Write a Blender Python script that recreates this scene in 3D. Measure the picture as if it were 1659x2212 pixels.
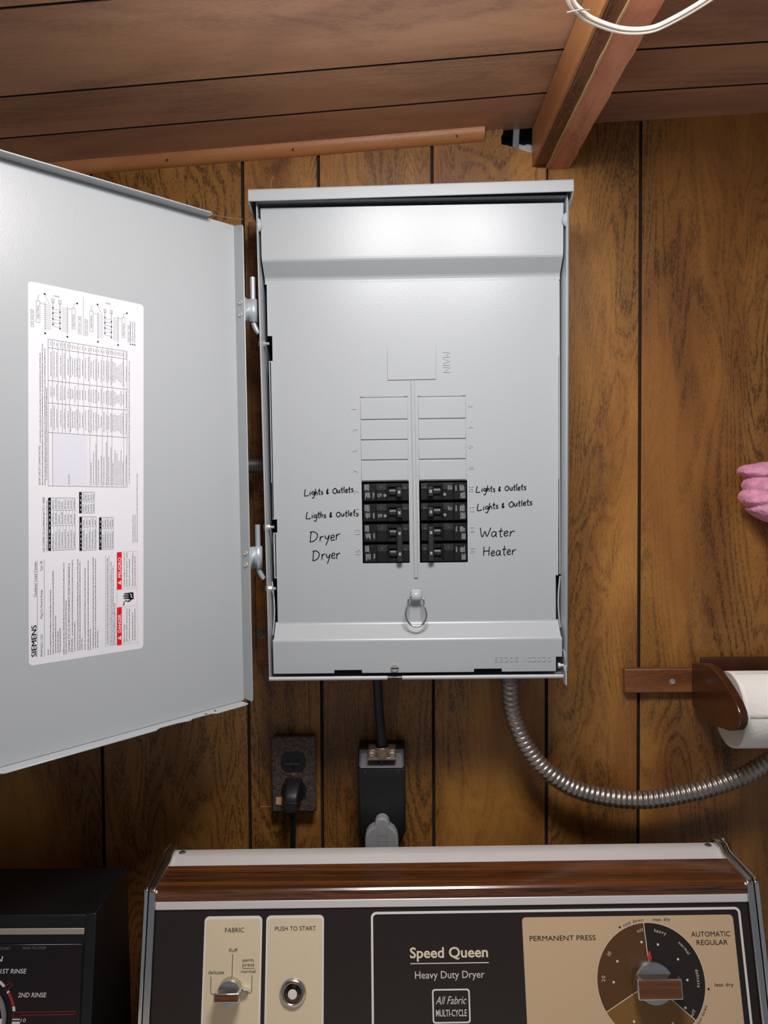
import bpy, bmesh, math, random
from mathutils import Vector as V, Matrix

random.seed(7)
scene = bpy.context.scene
COL = scene.collection
for o in list(bpy.data.objects):
    bpy.data.objects.remove(o, do_unlink=True)

# ------------------------------------------------------------------ camera
cam_d = bpy.data.cameras.new('camera')
cam = bpy.data.objects.new('camera', cam_d)
COL.objects.link(cam)
scene.camera = cam
yaw, pitch, roll = math.radians(0.8), math.radians(2.5), math.radians(0.75)
fwd = V((-math.sin(yaw) * math.cos(pitch), math.cos(yaw) * math.cos(pitch), -math.sin(pitch)))
rt0 = V((math.cos(yaw), math.sin(yaw), 0))
up0 = rt0.cross(fwd)
rt = rt0 * math.cos(roll) - up0 * math.sin(roll)
up = rt0 * math.sin(roll) + up0 * math.cos(roll)
M = Matrix((rt, up, -fwd)).transposed().to_4x4()
M.translation = V((0, -1.05, 1.55))
cam.matrix_world = M
cam_d.sensor_fit = 'VERTICAL'
cam_d.sensor_height = 36.0
cam_d.lens = 36.0 * 1660.0 / 2212.0
cam_d.clip_start = 0.02

# ------------------------------------------------------------------ world, lamp, exposure
world = bpy.data.worlds.new('world')
scene.world = world
world.use_nodes = True
bg = world.node_tree.nodes['Background']
bg.inputs[0].default_value = (0.84, 0.90, 1.0, 1)
bg.inputs[1].default_value = 0.18

lamp_d = bpy.data.lights.new('ceiling_lamp_light', 'AREA')      # flush ceiling fixture above and in front of the viewer
lamp_d.shape = 'DISK'
lamp_d.size = 0.26
lamp_d.energy = 5.2
lamp_d.color = (0.985, 0.99, 1.0)
lamp = bpy.data.objects.new('ceiling_lamp_light', lamp_d)
lamp.location = (0.07, -0.62, 1.985)
lamp.rotation_euler = (math.radians(0), 0, 0)
COL.objects.link(lamp)
for bx in (-0.03, 0.17):                                         # its two bulbs
    glow_d = bpy.data.lights.new('ceiling_lamp_bulb', 'POINT')
    glow_d.energy = 3.0
    glow_d.shadow_soft_size = 0.05
    glow_d.color = (0.985, 0.99, 1.0)
    glow = bpy.data.objects.new('ceiling_lamp_bulb', glow_d)
    glow.location = (bx, -0.58, 1.95)
    COL.objects.link(glow)

scene.view_settings.view_transform = 'Standard'
scene.view_settings.look = 'None'
scene.view_settings.gamma = 1.0
scene.view_settings.exposure = 0.0
scene.view_settings.use_curve_mapping = False

# ------------------------------------------------------------------ materials
MATS = {}


def srgb(r, g, b):
    f = lambda c: (c / 255 / 12.92) if c / 255 <= 0.04045 else ((c / 255 + 0.055) / 1.055) ** 2.4
    return (f(r), f(g), f(b), 1.0)


def new_mat(name):
    m = bpy.data.materials.new(name)
    m.use_nodes = True
    nt = m.node_tree
    b = nt.nodes['Principled BSDF']
    MATS[name] = m
    return m, nt, b


def plain(name, col, rough=0.5, metal=0.0, spec=0.5, coat=0.0, bump=0.0, bscale=300.0, var=0.0, vscale=30.0):
    m, nt, b = new_mat(name)
    b.inputs['Roughness'].default_value = rough
    b.inputs['Metallic'].default_value = metal
    b.inputs['Specular IOR Level'].default_value = spec
    b.inputs['Coat Weight'].default_value = coat
    tc = nt.nodes.new('ShaderNodeTexCoord')
    n = nt.nodes.new('ShaderNodeTexNoise')
    n.inputs['Scale'].default_value = vscale
    n.inputs['Detail'].default_value = 4
    nt.links.new(tc.outputs['Object'], n.inputs['Vector'])
    mx = nt.nodes.new('ShaderNodeMix')
    mx.data_type = 'RGBA'
    mr = nt.nodes.new('ShaderNodeMapRange')
    mr.inputs['From Min'].default_value = 0.34
    mr.inputs['From Max'].default_value = 0.66
    nt.links.new(n.outputs['Fac'], mr.inputs['Value'])
    nt.links.new(mr.outputs[0], mx.inputs['Factor'])
    mx.inputs['A'].default_value = tuple(c * (1 - var) for c in col[:3]) + (1,)
    mx.inputs['B'].default_value = tuple(min(1, c * (1 + var)) for c in col[:3]) + (1,)
    nt.links.new(mx.outputs['Result'], b.inputs['Base Color'])
    if bump > 0:
        n2 = nt.nodes.new('ShaderNodeTexNoise')
        n2.inputs['Scale'].default_value = bscale
        n2.inputs['Detail'].default_value = 2
        nt.links.new(tc.outputs['Object'], n2.inputs['Vector'])
        bp = nt.nodes.new('ShaderNodeBump')
        bp.inputs['Strength'].default_value = bump
        bp.inputs['Distance'].default_value = 0.001
        nt.links.new(n2.outputs['Fac'], bp.inputs['Height'])
        nt.links.new(bp.outputs['Normal'], b.inputs['Normal'])
    return m


def wood(name, light, mid, dark, axis='z', stretch=0.20, lines=34.0, patch=2.8, pore=0.62, rough=0.42, line_amt=0.70, zone_amt=0.42,
         per_object=True, size=1.0, fine=1.0, fst=1.0, zst=0.30, coat=0.0):
    """Printed or sawn wood: contour lines of a stretched noise give the flame grain, finer stretched noise the pores."""
    m, nt, b = new_mat(name)
    N = nt.nodes.new
    Lk = nt.links.new
    tc = N('ShaderNodeTexCoord')
    vec = tc.outputs['Object']
    if per_object:
        oi = N('ShaderNodeObjectInfo')
        mul = N('ShaderNodeMath'); mul.operation = 'MULTIPLY'; mul.inputs[1].default_value = 37.0
        Lk(oi.outputs['Random'], mul.inputs[0])
        cx = N('ShaderNodeCombineXYZ')
        Lk(mul.outputs[0], cx.inputs[0]); Lk(mul.outputs[0], cx.inputs[1]); Lk(mul.outputs[0], cx.inputs[2])
        ad = N('ShaderNodeVectorMath'); ad.operation = 'ADD'
        Lk(vec, ad.inputs[0]); Lk(cx.outputs[0], ad.inputs[1])
        vec = ad.outputs[0]

    def mapped(st, sc):
        mp = N('ShaderNodeMapping')
        s = [sc, sc, sc]
        s['xyz'.index(axis)] = sc * st
        mp.inputs['Scale'].default_value = s
        Lk(vec, mp.inputs['Vector'])
        return mp.outputs[0]

    def noise(v, detail=2.0, rough_=0.5, dist=0.0):
        n = N('ShaderNodeTexNoise')
        n.inputs['Scale'].default_value = 1.0
        n.inputs['Detail'].default_value = detail
        n.inputs['Roughness'].default_value = rough_
        n.inputs['Distortion'].default_value = dist
        Lk(v, n.inputs['Vector'])
        return n.outputs['Fac']

    def math_(op, a, b_, clamp=False):
        n = N('ShaderNodeMath'); n.operation = op; n.use_clamp = clamp
        for i, v in enumerate((a, b_)):
            if isinstance(v, (int, float)):
                n.inputs[i].default_value = v
            else:
                Lk(v, n.inputs[i])
        return n.outputs[0]

    def ramp(f, a, b_):
        n = N('ShaderNodeMapRange')
        n.interpolation_type = 'SMOOTHSTEP'
        n.inputs['From Min'].default_value = a
        n.inputs['From Max'].default_value = b_
        Lk(f, n.inputs['Value'])
        return n.outputs[0]

    def mix(f, a, b_):
        n = N('ShaderNodeMix'); n.data_type = 'RGBA'
        Lk(f, n.inputs['Factor'])
        for k, v in (('A', a), ('B', b_)):
            if isinstance(v, tuple):
                n.inputs[k].default_value = v
            else:
                Lk(v, n.inputs[k])
        return n.outputs['Result']

    big = noise(mapped(zst, 8.0 * size), 3, 0.55, 0.8)
    body = mix(ramp(big, 0.32, 0.68), mid, light)
    flame = noise(mapped(stretch, 6.0 * size), 2.5, 0.5, 1.4)
    zone = ramp(noise(mapped(zst, patch * 3.0 * size), 3, 0.55, 0.6), 0.36, 0.60)
    ph = math_('MULTIPLY', flame, lines * 6.283)
    jit = noise(mapped(0.20 * fst, 300.0 * fine), 2, 0.6)
    sn = math_('SINE', math_('ADD', ph, math_('MULTIPLY', jit, 4.2)), 0.0)
    ln = ramp(sn, -0.3, 0.9)
    dash = ramp(noise(mapped(0.20 * fst, 900.0 * fine), 2, 0.6), 0.40, 0.56)
    pores = ramp(noise(mapped(0.12 * fst, 1250.0 * fine), 2, 0.65), 0.52, 0.68)
    d1 = math_('MULTIPLY', math_('MULTIPLY', ln, dash), math_('ADD', math_('MULTIPLY', zone, line_amt), line_amt * 0.3), True)
    d2 = math_('MULTIPLY', pores, math_('ADD', math_('MULTIPLY', zone, pore), pore * 0.5), True)
    fac = math_('MAXIMUM', d1, d2)
    colr = mix(math_('MULTIPLY', zone, zone_amt), body, dark)
    colr = mix(fac, colr, dark)
    Lk(colr, b.inputs['Base Color'])
    b.inputs['Roughness'].default_value = rough
    b.inputs['Coat Weight'].default_value = coat
    b.inputs['Coat Roughness'].default_value = 0.15
    bp = N('ShaderNodeBump')
    bp.inputs['Strength'].default_value = 0.10
    bp.inputs['Distance'].default_value = 0.0004
    bp.invert = True
    Lk(fac, bp.inputs['Height'])
    Lk(bp.outputs['Normal'], b.inputs['Normal'])
    return m


wood('panel_wood', srgb(188, 132, 62), srgb(148, 95, 43), srgb(72, 44, 21))
wood('ceiling_wood', srgb(216, 166, 131), srgb(190, 141, 111), srgb(124, 94, 83), axis='x', fst=0.6, stretch=0.16, lines=16.0, line_amt=0.40, pore=0.40, zone_amt=0.3)
wood('orange_wood', srgb(200, 138, 86), srgb(178, 114, 68), srgb(118, 70, 38), axis='x', lines=8, line_amt=0.25, pore=0.3, zone_amt=0.1)
wood('beam_orange', srgb(196, 136, 84), srgb(166, 108, 64), srgb(102, 60, 34), axis='y', lines=8, stretch=0.1, line_amt=0.35, pore=0.4, zone_amt=0.2)
wood('beam_dark', srgb(156, 102, 74), srgb(116, 72, 54), srgb(58, 34, 28), axis='y', lines=12, stretch=0.15, line_amt=0.7, pore=0.6)
wood('beam_pink', srgb(238, 168, 132), srgb(214, 136, 108), srgb(164, 92, 76), axis='y', lines=30, stretch=0.1, line_amt=0.5, pore=0.4, zone_amt=0.25)
wood('plywood', srgb(176, 108, 46), srgb(132, 74, 30), srgb(60, 30, 12), axis='x', stretch=0.25, lines=14, line_amt=0.7, pore=0.5)
wood('strip_wood', srgb(160, 102, 56), srgb(126, 76, 40), srgb(76, 42, 22), axis='x', lines=12, line_amt=0.5, pore=0.5)
wood('holder_wood', srgb(84, 44, 22), srgb(66, 33, 16), srgb(36, 18, 10), axis='z', lines=10, line_amt=0.2, pore=0.25, rough=0.25, coat=0.4)
wood('console_wood', srgb(128, 74, 36), srgb(88, 48, 22), srgb(36, 19, 10), axis='x', stretch=0.010, lines=9, line_amt=0.75, pore=0.75,
     rough=0.22, coat=0.6, size=9.0, fine=0.8, fst=0.12, zst=0.012)
plain('groove_dark', srgb(38, 24, 16), 0.8)
plain('void_dark', srgb(10, 9, 9), 0.9)
plain('floor_vinyl', srgb(170, 158, 142), 0.5, var=0.15, vscale=8)
plain('paint', srgb(176, 181, 184), 0.30, spec=0.38, bump=0.08, bscale=700)
plain('paint_edge', srgb(190, 194, 196), 0.35)
plain('zinc', srgb(196, 206, 212), 0.28, metal=0.45, bump=0.05)
plain('screw_metal', srgb(204, 203, 198), 0.3, metal=0.6)
plain('black_plastic', srgb(22, 22, 23), 0.35)
plain('dark_plastic', srgb(42, 43, 45), 0.42)
plain('black_recess', srgb(8, 8, 8), 0.6)
plain('print_white', srgb(205, 207, 208), 0.6)
plain('ink_black', srgb(20, 18, 24), 0.7, spec=0.15)
plain('label_paper', srgb(226, 226, 231), 0.55, spec=0.2)
plain('label_ink', srgb(84, 86, 94), 0.8, spec=0.08)
plain('label_black', srgb(24, 26, 34), 0.8, spec=0.08)
plain('label_red', srgb(226, 24, 34), 0.7, spec=0.1)
plain('label_pink_line', srgb(232, 150, 158), 0.5)
plain('label_grey', srgb(216, 217, 226), 0.6, spec=0.2)
plain('conduit_metal', srgb(176, 166, 158), 0.38, metal=0.95, var=0.12, vscale=60)
plain('pipe_metal', srgb(120, 122, 124), 0.45, metal=0.8)
plain('plate_brown', srgb(84, 72, 63), 0.55, metal=0.3, var=0.55, vscale=380, bump=0.3, bscale=400)
plain('dull_grey', srgb(86, 85, 84), 0.55)
plain('clamp_metal', srgb(150, 132, 110), 0.35, metal=0.8)
plain('grey_rubber', srgb(150, 151, 152), 0.5)
plain('black_rubber', srgb(20, 20, 21), 0.45)
plain('paper_white', srgb(250, 246, 240), 0.9, bump=0.5, bscale=260)
plain('paper_end', srgb(226, 220, 210), 0.95, bump=0.6, bscale=420)
plain('cardboard', srgb(150, 120, 88), 0.9)
plain('towel_pink', srgb(234, 162, 190), 0.95, bump=1.0, bscale=700, var=0.18, vscale=90)
plain('chrome', srgb(225, 225, 225), 0.10, metal=1.0)
plain('chrome_soft', srgb(200, 200, 198), 0.22, metal=1.0, bump=0.05, bscale=200)
plain('strip_metal', srgb(240, 236, 234), 0.40, metal=0.35, bump=0.08, bscale=500)
plain('dark_chrome', srgb(96, 74, 62), 0.15, metal=1.0)
plain('aluminium', srgb(240, 236, 234), 0.36, metal=0.4, bump=0.08, bscale=500)
plain('console_black', srgb(38, 30, 27), 0.42, var=0.06, vscale=120)
plain('card_beige', srgb(238, 220, 186), 0.42, metal=0.15, var=0.012, vscale=300)
plain('tan_panel', srgb(212, 182, 146), 0.45, var=0.006)
plain('silver_border', srgb(244, 240, 236), 0.38, metal=0.1)
plain('letter_cream', srgb(236, 222, 196), 0.5)
plain('letter_white', srgb(228, 226, 222), 0.5)
plain('dial_brown', srgb(92, 60, 30), 0.4)
plain('dial_black', srgb(38, 32, 28), 0.4)
plain('dial_gold', srgb(132, 92, 40), 0.4)
plain('red_mark', srgb(206, 48, 44), 0.4)
plain('washer_black', srgb(13, 14, 16), 0.42, var=0.2, vscale=60)
plain('washer_glass', srgb(26, 14, 14), 0.18)
plain('washer_silver', srgb(188, 176, 166), 0.4, metal=0.5)
plain('washer_red', srgb(190, 40, 40), 0.4)
plain('washer_grey', srgb(120, 120, 122), 0.4)
plain('enamel', srgb(226, 220, 206), 0.3)
plain('wire_white', srgb(232, 214, 200), 0.4)
plain('insulation_white', srgb(206, 204, 200), 0.95, bump=1.0, bscale=500)
plain('strap_grey', srgb(120, 128, 134), 0.5)
plain('nail_dark', srgb(70, 46, 30), 0.5)
plain('scratch', srgb(176, 126, 72), 0.6)
plain('splinter', srgb(206, 164, 116), 0.8)

# ------------------------------------------------------------------ mesh helpers


class MB:
    def __init__(s):
        s.v = []; s.f = []; s.m = []; s.mats = []

    def mi(s, mat):
        if mat not in s.mats:
            s.mats.append(mat)
        return s.mats.index(mat)

    def add(s, verts, faces, mat):
        k = len(s.v); i = s.mi(mat)
        s.v += [tuple(p) for p in verts]
        s.f += [tuple(k + q for q in fc) for fc in faces]
        s.m += [i] * len(faces)
        return s

    def box(s, x0, x1, y0, y1, z0, z1, mat):
        v = [(x, y, z) for z in (z0, z1) for y in (y0, y1) for x in (x0, x1)]
        return s.add(v, [(0, 2, 3, 1), (4, 5, 7, 6), (0, 1, 5, 4), (2, 6, 7, 3), (0, 4, 6, 2), (1, 3, 7, 5)], mat)

    def fbox(s, fr, u0, u1, v0, v1, w0, w1, mat):
        """box in a frame fr(u, v, w)"""
        v = [fr(x, y, z) for z in (w0, w1) for y in (v0, v1) for x in (u0, u1)]
        return s.add(v, [(0, 2, 3, 1), (4, 5, 7, 6), (0, 1, 5, 4), (2, 6, 7, 3), (0, 4, 6, 2), (1, 3, 7, 5)], mat)

    def prism(s, pts, fr, w0, w1, mat, matside=None):
        """outline pts (u, v) in frame fr, from w0 to w1"""
        n = len(pts)
        v = [fr(p[0], p[1], w0) for p in pts] + [fr(p[0], p[1], w1) for p in pts]
        s.add(v, [tuple(range(n - 1, -1, -1)), tuple(range(n, 2 * n))], mat)
        k = len(s.v) - 2 * n; i = s.mi(matside or mat)
        for a in range(n):
            b = (a + 1) % n
            s.f.append((k + a, k + b, k + n + b, k + n + a)); s.m.append(i)
        return s

    def lathe(s, fr, prof, n, mat, mats=None):
        """prof: (r, w) list around frame normal; fr(u, v, w)"""
        k = len(s.v)
        for r, w in prof:
            for a in range(n):
                t = 2 * math.pi * a / n
                s.v.append(tuple(fr(r * math.cos(t), r * math.sin(t), w)))
        for j in range(len(prof) - 1):
            i = s.mi(mats[j] if mats else mat)
            for a in range(n):
                b = (a + 1) % n
                s.f.append((k + j * n + a, k + j * n + b, k + (j + 1) * n + b, k + (j + 1) * n + a)); s.m.append(i)
        if prof[0][0] > 1e-6:
            s.f.append(tuple(k + a for a in range(n - 1, -1, -1))); s.m.append(s.mi(mats[0] if mats else mat))
        if prof[-1][0] > 1e-6:
            s.f.append(tuple(k + (len(prof) - 1) * n + a for a in range(n))); s.m.append(s.mi(mats[-1] if mats else mat))
        return s

    def tube(s, path, rad, mat, n=12, caps=True, flat=None):
        """tube along path; rad a number or list; flat: squash of the second axis"""
        P = [V(p) for p in path]; k = len(s.v); i = s.mi(mat)
        T = []
        for a in range(len(P)):
            d = P[min(a + 1, len(P) - 1)] - P[max(a - 1, 0)]
            T.append(d.normalized())
        nrm = T[0].orthogonal().normalized()
        for a in range(len(P)):
            if a:
                q = T[a - 1].rotation_difference(T[a]); nrm = q @ nrm
            bn = T[a].cross(nrm).normalized()
            r = rad[a] if isinstance(rad, (list, tuple)) else rad
            for b in range(n):
                t = 2 * math.pi * b / n
                rr = r(t) if callable(r) else r
                s.v.append(tuple(P[a] + (nrm * math.cos(t) + bn * math.sin(t) * (flat or 1)) * rr))
        for a in range(len(P) - 1):
            for b in range(n):
                c = (b + 1) % n
                s.f.append((k + a * n + b, k + a * n + c, k + (a + 1) * n + c, k + (a + 1) * n + b)); s.m.append(i)
        if caps:
            s.f.append(tuple(k + b for b in range(n - 1, -1, -1))); s.m.append(i)
            s.f.append(tuple(k + (len(P) - 1) * n + b for b in range(n))); s.m.append(i)
        return s

    def ribbon(s, fr, pts, w, mat, lift=0.0):
        """flat stroke of width w along 2-D points in frame fr"""
        k = len(s.v); i = s.mi(mat); n = len(pts)
        for a in range(n):
            p = pts[a]; q0 = pts[max(a - 1, 0)]; q1 = pts[min(a + 1, n - 1)]
            dx, dy = q1[0] - q0[0], q1[1] - q0[1]
            L = math.hypot(dx, dy) or 1
            nx, ny = -dy / L * w / 2, dx / L * w / 2
            s.v.append(tuple(fr(p[0] + nx, p[1] + ny, lift))); s.v.append(tuple(fr(p[0] - nx, p[1] - ny, lift)))
        for a in range(n - 1):
            s.f.append((k + 2 * a, k + 2 * a + 1, k + 2 * a + 3, k + 2 * a + 2)); s.m.append(i)
        return s

    def rect(s, fr, u0, u1, v0, v1, mat, lift=0.0):
        return s.add([fr(u0, v0, lift), fr(u1, v0, lift), fr(u1, v1, lift), fr(u0, v1, lift)], [(0, 1, 2, 3)], mat)

    def outline(s, fr, u0, u1, v0, v1, w, mat, lift=0.0):
        s.rect(fr, u0, u1, v0, v0 + w, mat, lift); s.rect(fr, u0, u1, v1 - w, v1, mat, lift)
        s.rect(fr, u0, u0 + w, v0 + w, v1 - w, mat, lift); s.rect(fr, u1 - w, u1, v0 + w, v1 - w, mat, lift)
        return s

    def text(s, fr, body, u0, u1, v, h, mat, lift=0.0, bold=0.0, depth=0.0, shear=0.0, center=None):
        """text on baseline v with cap height h, from u0 to u1 (u1 None: natural width)"""
        vs, fs, w = glyphs(body, bold, depth / h if depth else 0.0, shear)
        sx = (u1 - u0) / w if u1 is not None else h
        if center is not None:
            u0 = center - w * sx / 2
        k = len(s.v); i = s.mi(mat)
        s.v += [tuple(fr(u0 + p[0] * sx, v + p[1] * h, lift + p[2] * h)) for p in vs]
        s.f += [tuple(k + q for q in f) for f in fs]; s.m += [i] * len(fs)
        return s


_GL = {}
CAP = None


def glyphs(body, bold=0.0, depth=0.0, shear=0.0):
    """flat text mesh in units of cap height, starting at x = 0"""
    global CAP
    key = (body, bold, round(depth, 4), shear)
    if key in _GL:
        return _GL[key]

    def raw(t, b, d, sh):
        c = bpy.data.curves.new('t', 'FONT')
        c.body = t; c.size = 1.0; c.resolution_u = 3; c.offset = b; c.extrude = d; c.shear = sh
        o = bpy.data.objects.new('t', c)
        me = o.to_mesh()
        vs = [tuple(p.co) for p in me.vertices]; fs = [tuple(p.vertices) for p in me.polygons]
        o.to_mesh_clear()
        bpy.data.objects.remove(o); bpy.data.curves.remove(c)
        return vs, fs
    if CAP is None:
        CAP = max(p[1] for p in raw('H', 0, 0, 0)[0])
    vs, fs = raw(body, bold, depth * CAP, shear)
    x0 = min(p[0] for p in vs); x1 = max(p[0] for p in vs)
    _GL[key] = ([((p[0] - x0) / CAP, p[1] / CAP, p[2] / CAP) for p in vs], fs, (x1 - x0) / CAP)
    return _GL[key]


ORG = {}


def tag(o, label=None, cat=None, group=None, kind=None):
    if label: o['label'] = label
    if cat: o['category'] = cat
    if group: o['group'] = group
    if kind: o['kind'] = kind
    return o


def empty(name, loc, label=None, cat=None, group=None, kind=None):
    o = bpy.data.objects.new(name, None)
    o.empty_display_size = 0.05
    COL.objects.link(o)
    o.location = loc
    ORG[o.name] = V(loc)
    return tag(o, label, cat, group, kind)


def obj(name, mb, parent=None, origin=None, bevel=0.0, seg=2, angle=35, smooth=True, solid=0.0, subsurf=0, fix=True, kind=None):
    """mb is authored in world metres; the object's origin is the parent's, or the given one"""
    o0 = ORG[parent.name] if parent else V(origin) if origin else V((0, 0, 0))
    me = bpy.data.meshes.new(name)
    me.from_pydata([(p[0] - o0.x, p[1] - o0.y, p[2] - o0.z) for p in mb.v], [], mb.f)
    for mt in mb.mats:
        me.materials.append(MATS[mt])
    me.polygons.foreach_set('material_index', mb.m)
    if fix and not solid:
        bmm = bmesh.new(); bmm.from_mesh(me)
        bmesh.ops.recalc_face_normals(bmm, faces=bmm.faces[:])
        bmm.to_mesh(me); bmm.free()
    if smooth:
        me.polygons.foreach_set('use_smooth', [True] * len(mb.f))
        me.set_sharp_from_angle(angle=math.radians(angle))
    me.update()
    o = bpy.data.objects.new(name, me)
    COL.objects.link(o)
    if parent:
        o.parent = parent
    else:
        o.location = o0
    ORG[o.name] = o0
    if kind: o['kind'] = kind
    if solid:
        md = o.modifiers.new('solid', 'SOLIDIFY'); md.thickness = solid; md.offset = -1
    if bevel:
        md = o.modifiers.new('bevel', 'BEVEL'); md.width = bevel; md.segments = seg; md.limit_method = 'ANGLE'
        md.angle_limit = math.radians(40); md.harden_normals = False
    if subsurf:
        md = o.modifiers.new('sub', 'SUBSURF'); md.levels = subsurf; md.render_levels = subsurf
    return o


def frame(O, ex, ey):
    """frame of a surface: fr(u, v, w) with w along ex x ey"""
    O, ex, ey = V(O), V(ex).normalized(), V(ey).normalized()
    n = ex.cross(ey).normalized()
    return lambda u, v, w=0.0: O + ex * u + ey * v + n * w


def rrect(u0, u1, v0, v1, r, n=5):
    pts = []
    for cx, cy, a0 in ((u1 - r, v0 + r, -90), (u1 - r, v1 - r, 0), (u0 + r, v1 - r, 90), (u0 + r, v0 + r, 180)):
        for k in range(n + 1):
            t = math.radians(a0 + 90 * k / n)
            pts.append((cx + r * math.cos(t), cy + r * math.sin(t)))
    return pts


def smooth_path(pts, n=8):
    """Catmull-Rom through points of any dimension"""
    P = [V(p) for p in pts]
    out = []
    for i in range(len(P) - 1):
        p0 = P[max(i - 1, 0)]; p1 = P[i]; p2 = P[i + 1]; p3 = P[min(i + 2, len(P) - 1)]
        for k in range(n):
            t = k / n
            out.append(0.5 * ((2 * p1) + (p2 - p0) * t + (2 * p0 - 5 * p1 + 4 * p2 - p3) * t * t + (3 * p1 - p0 - 3 * p2 + p3) * t ** 3))
    out.append(P[-1])
    return out


def greek(mb, fr, u0, u1, v, h, mat, lift, rnd, gap=0.5):
    """a line of unreadably small print: dashes of word length"""
    u = u0
    while u < u1 - h * 0.5:
        L = h * rnd.uniform(1.0, 4.2)
        e = min(u + L, u1)
        a = u
        while a < e - h * 0.2:                                     # letter-sized ticks
            b_ = min(a + h * rnd.uniform(0.40, 0.75), e)
            mb.rect(fr, a, b_, v, v + h * rnd.uniform(0.62, 1.05), mat, lift)
            a = b_ + h * 0.22
        u = e + h * gap


class Words:
    """like MB, but each call becomes a part of its own under the parent"""
    def __init__(s, parent, name):
        s.p, s.n = parent, name

    def __getattr__(s, meth):
        def call(*a, **k):
            m_ = MB(); getattr(m_, meth)(*a, **k)
            obj(s.n, m_, s.p, smooth=False)
            return s
        return call


WALL = lambda x, z, w=0.0: V((x, -w, z))            # frame of the wall: u right, v up, w towards the room


def facing(y):
    return lambda x, z, w=0.0: V((x, y - w, z))


# ------------------------------------------------------------------ structure: wall, ceiling, floor
def ceil_z(x):
    return 2.0045 + 0.0625 * x if x < 0.2 else 2.017 + 0.039 * (x - 0.2)


wall = MB()
wall.box(-1.3, 0.145, 0.005, 0.02, 0, 2.10, 'groove_dark')
wall.box(0.145, 0.196, 0.005, 0.02, 0, 1.975, 'groove_dark')
wall.box(0.196, 1.1, 0.005, 0.02, 0, 2.10, 'groove_dark')
wall.box(0.10, 0.25, 0.055, 0.06, 1.9, 2.12, 'void_dark')  # dark sheet added for the shade of the cavity behind the hole
wall_o = tag(obj('wall_back', wall, origin=(0, 0, 0)), kind='structure', label='brown wood-grain panelled wall with dark vertical grooves')
# grooves of the panelling: x at z = 2.0 and x at z = 1.04
G = [(-1.25, -1.25), (-1.03, -1.04), (-0.83, -0.84), (-0.60, -0.61), (-0.404, -0.413), (-0.1987, -0.2075), (-0.0964, -0.1064), (0.0560, 0.0486),
     (0.2090, 0.2049), (0.3341, 0.3317), (0.545, 0.544), (0.69, 0.69), (0.90, 0.90), (1.05, 1.05)]
gx = lambda g, z: g[1] + (g[0] - g[1]) * (z - 1.04) / 0.96
for a, b in zip(G[:-1], G[1:]):
    e = 0.0022
    pts = [(gx(a, 0) + e, 0.0), (gx(b, 0) - e, 0.0), (gx(b, 2.08) - e, 2.08), (gx(a, 2.08) + e, 2.08)]
    if a[0] == 0.0560:       # the sheet broken out at the top, beside the beam
        pts = [(gx(a, 0) + e, 0.0), (gx(b, 0) - e, 0.0), (gx(b, 1.98) - e, 1.978), (0.190, 1.9824), (0.184, 1.9836), (0.1777, 1.9856), (0.172, 1.9884),
               (0.1653, 1.9901), (0.157, 1.9925), (0.1488, 1.9941), (0.1486, 2.0045), (0.151, 2.0085), (0.150, 2.08), (gx(a, 2.08) + e, 2.08)]
    pm = MB().prism(pts, WALL, -0.0045, 0.0, 'panel_wood', 'groove_dark')
    obj('plank', pm, wall_o, smooth=False)
# what shows in the broken-out hole
ins = MB()
rnd = random.Random(3)
for cx, cz, r in ((0.182, 1.985, 0.014), (0.172, 1.986, 0.010), (0.193, 1.981, 0.012), (0.155, 1.989, 0.008)):
    for k in range(3):
        c = V((cx + rnd.uniform(-.004, .004), 0.013, cz + rnd.uniform(-.003, .003)))
        pr = [(r * math.sin(t), -r * math.cos(t) * rnd.uniform(.85, 1.1)) for t in [math.pi * q / 7 for q in range(8)]]
        ins.lathe(lambda u, v, w, c=c: c + V((u, v * 0.6, w)), pr, 12, 'insulation_white')
obj('insulation', ins, wall_o)
st = MB().prism([(0.1635, 1.978), (0.1715, 1.978), (0.1745, 2.03), (0.1665, 2.03)], facing(0.004), -0.002, 0.0, 'strap_grey')
obj('strap', st, wall_o)
# pale scratches left of the electrical box
sc = MB()
for pts in ([(-0.290, 1.9080), (-0.262, 1.9065), (-0.245, 1.9085), (-0.222, 1.9045), (-0.200, 1.9015)],
            [(-0.262, 1.8985), (-0.244, 1.8960), (-0.236, 1.8900), (-0.212, 1.8868), (-0.202, 1.8900)],
            [(-0.252, 1.8850), (-0.228, 1.8790), (-0.203, 1.8815)],
            [(-0.158, 1.958), (-0.161, 1.945), (-0.156, 1.935), (-0.158, 1.925)]):
    sc.ribbon(WALL, [tuple(p) for p in smooth_path([(q[0], q[1], 0) for q in pts], 4)] and [(p[0], p[1]) for p in smooth_path([(q[0], q[1], 0) for q in pts], 4)], 0.0012, 'scratch', 0.0003)
obj('scratch_mark', sc, wall_o)
# fine saw cuts round the outlet
cut = MB()
cut.rect(WALL, -0.1225, -0.1218, 1.20, 1.285, 'groove_dark', 0.0003)
cut.rect(WALL, -0.1935, -0.1745, 1.0950, 1.0957, 'splinter', 0.0003)
cut.rect(WALL, -0.1937, -0.1930, 1.0950, 1.190, 'groove_dark', 0.0003)
obj('saw_cut', cut, wall_o)

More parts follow.
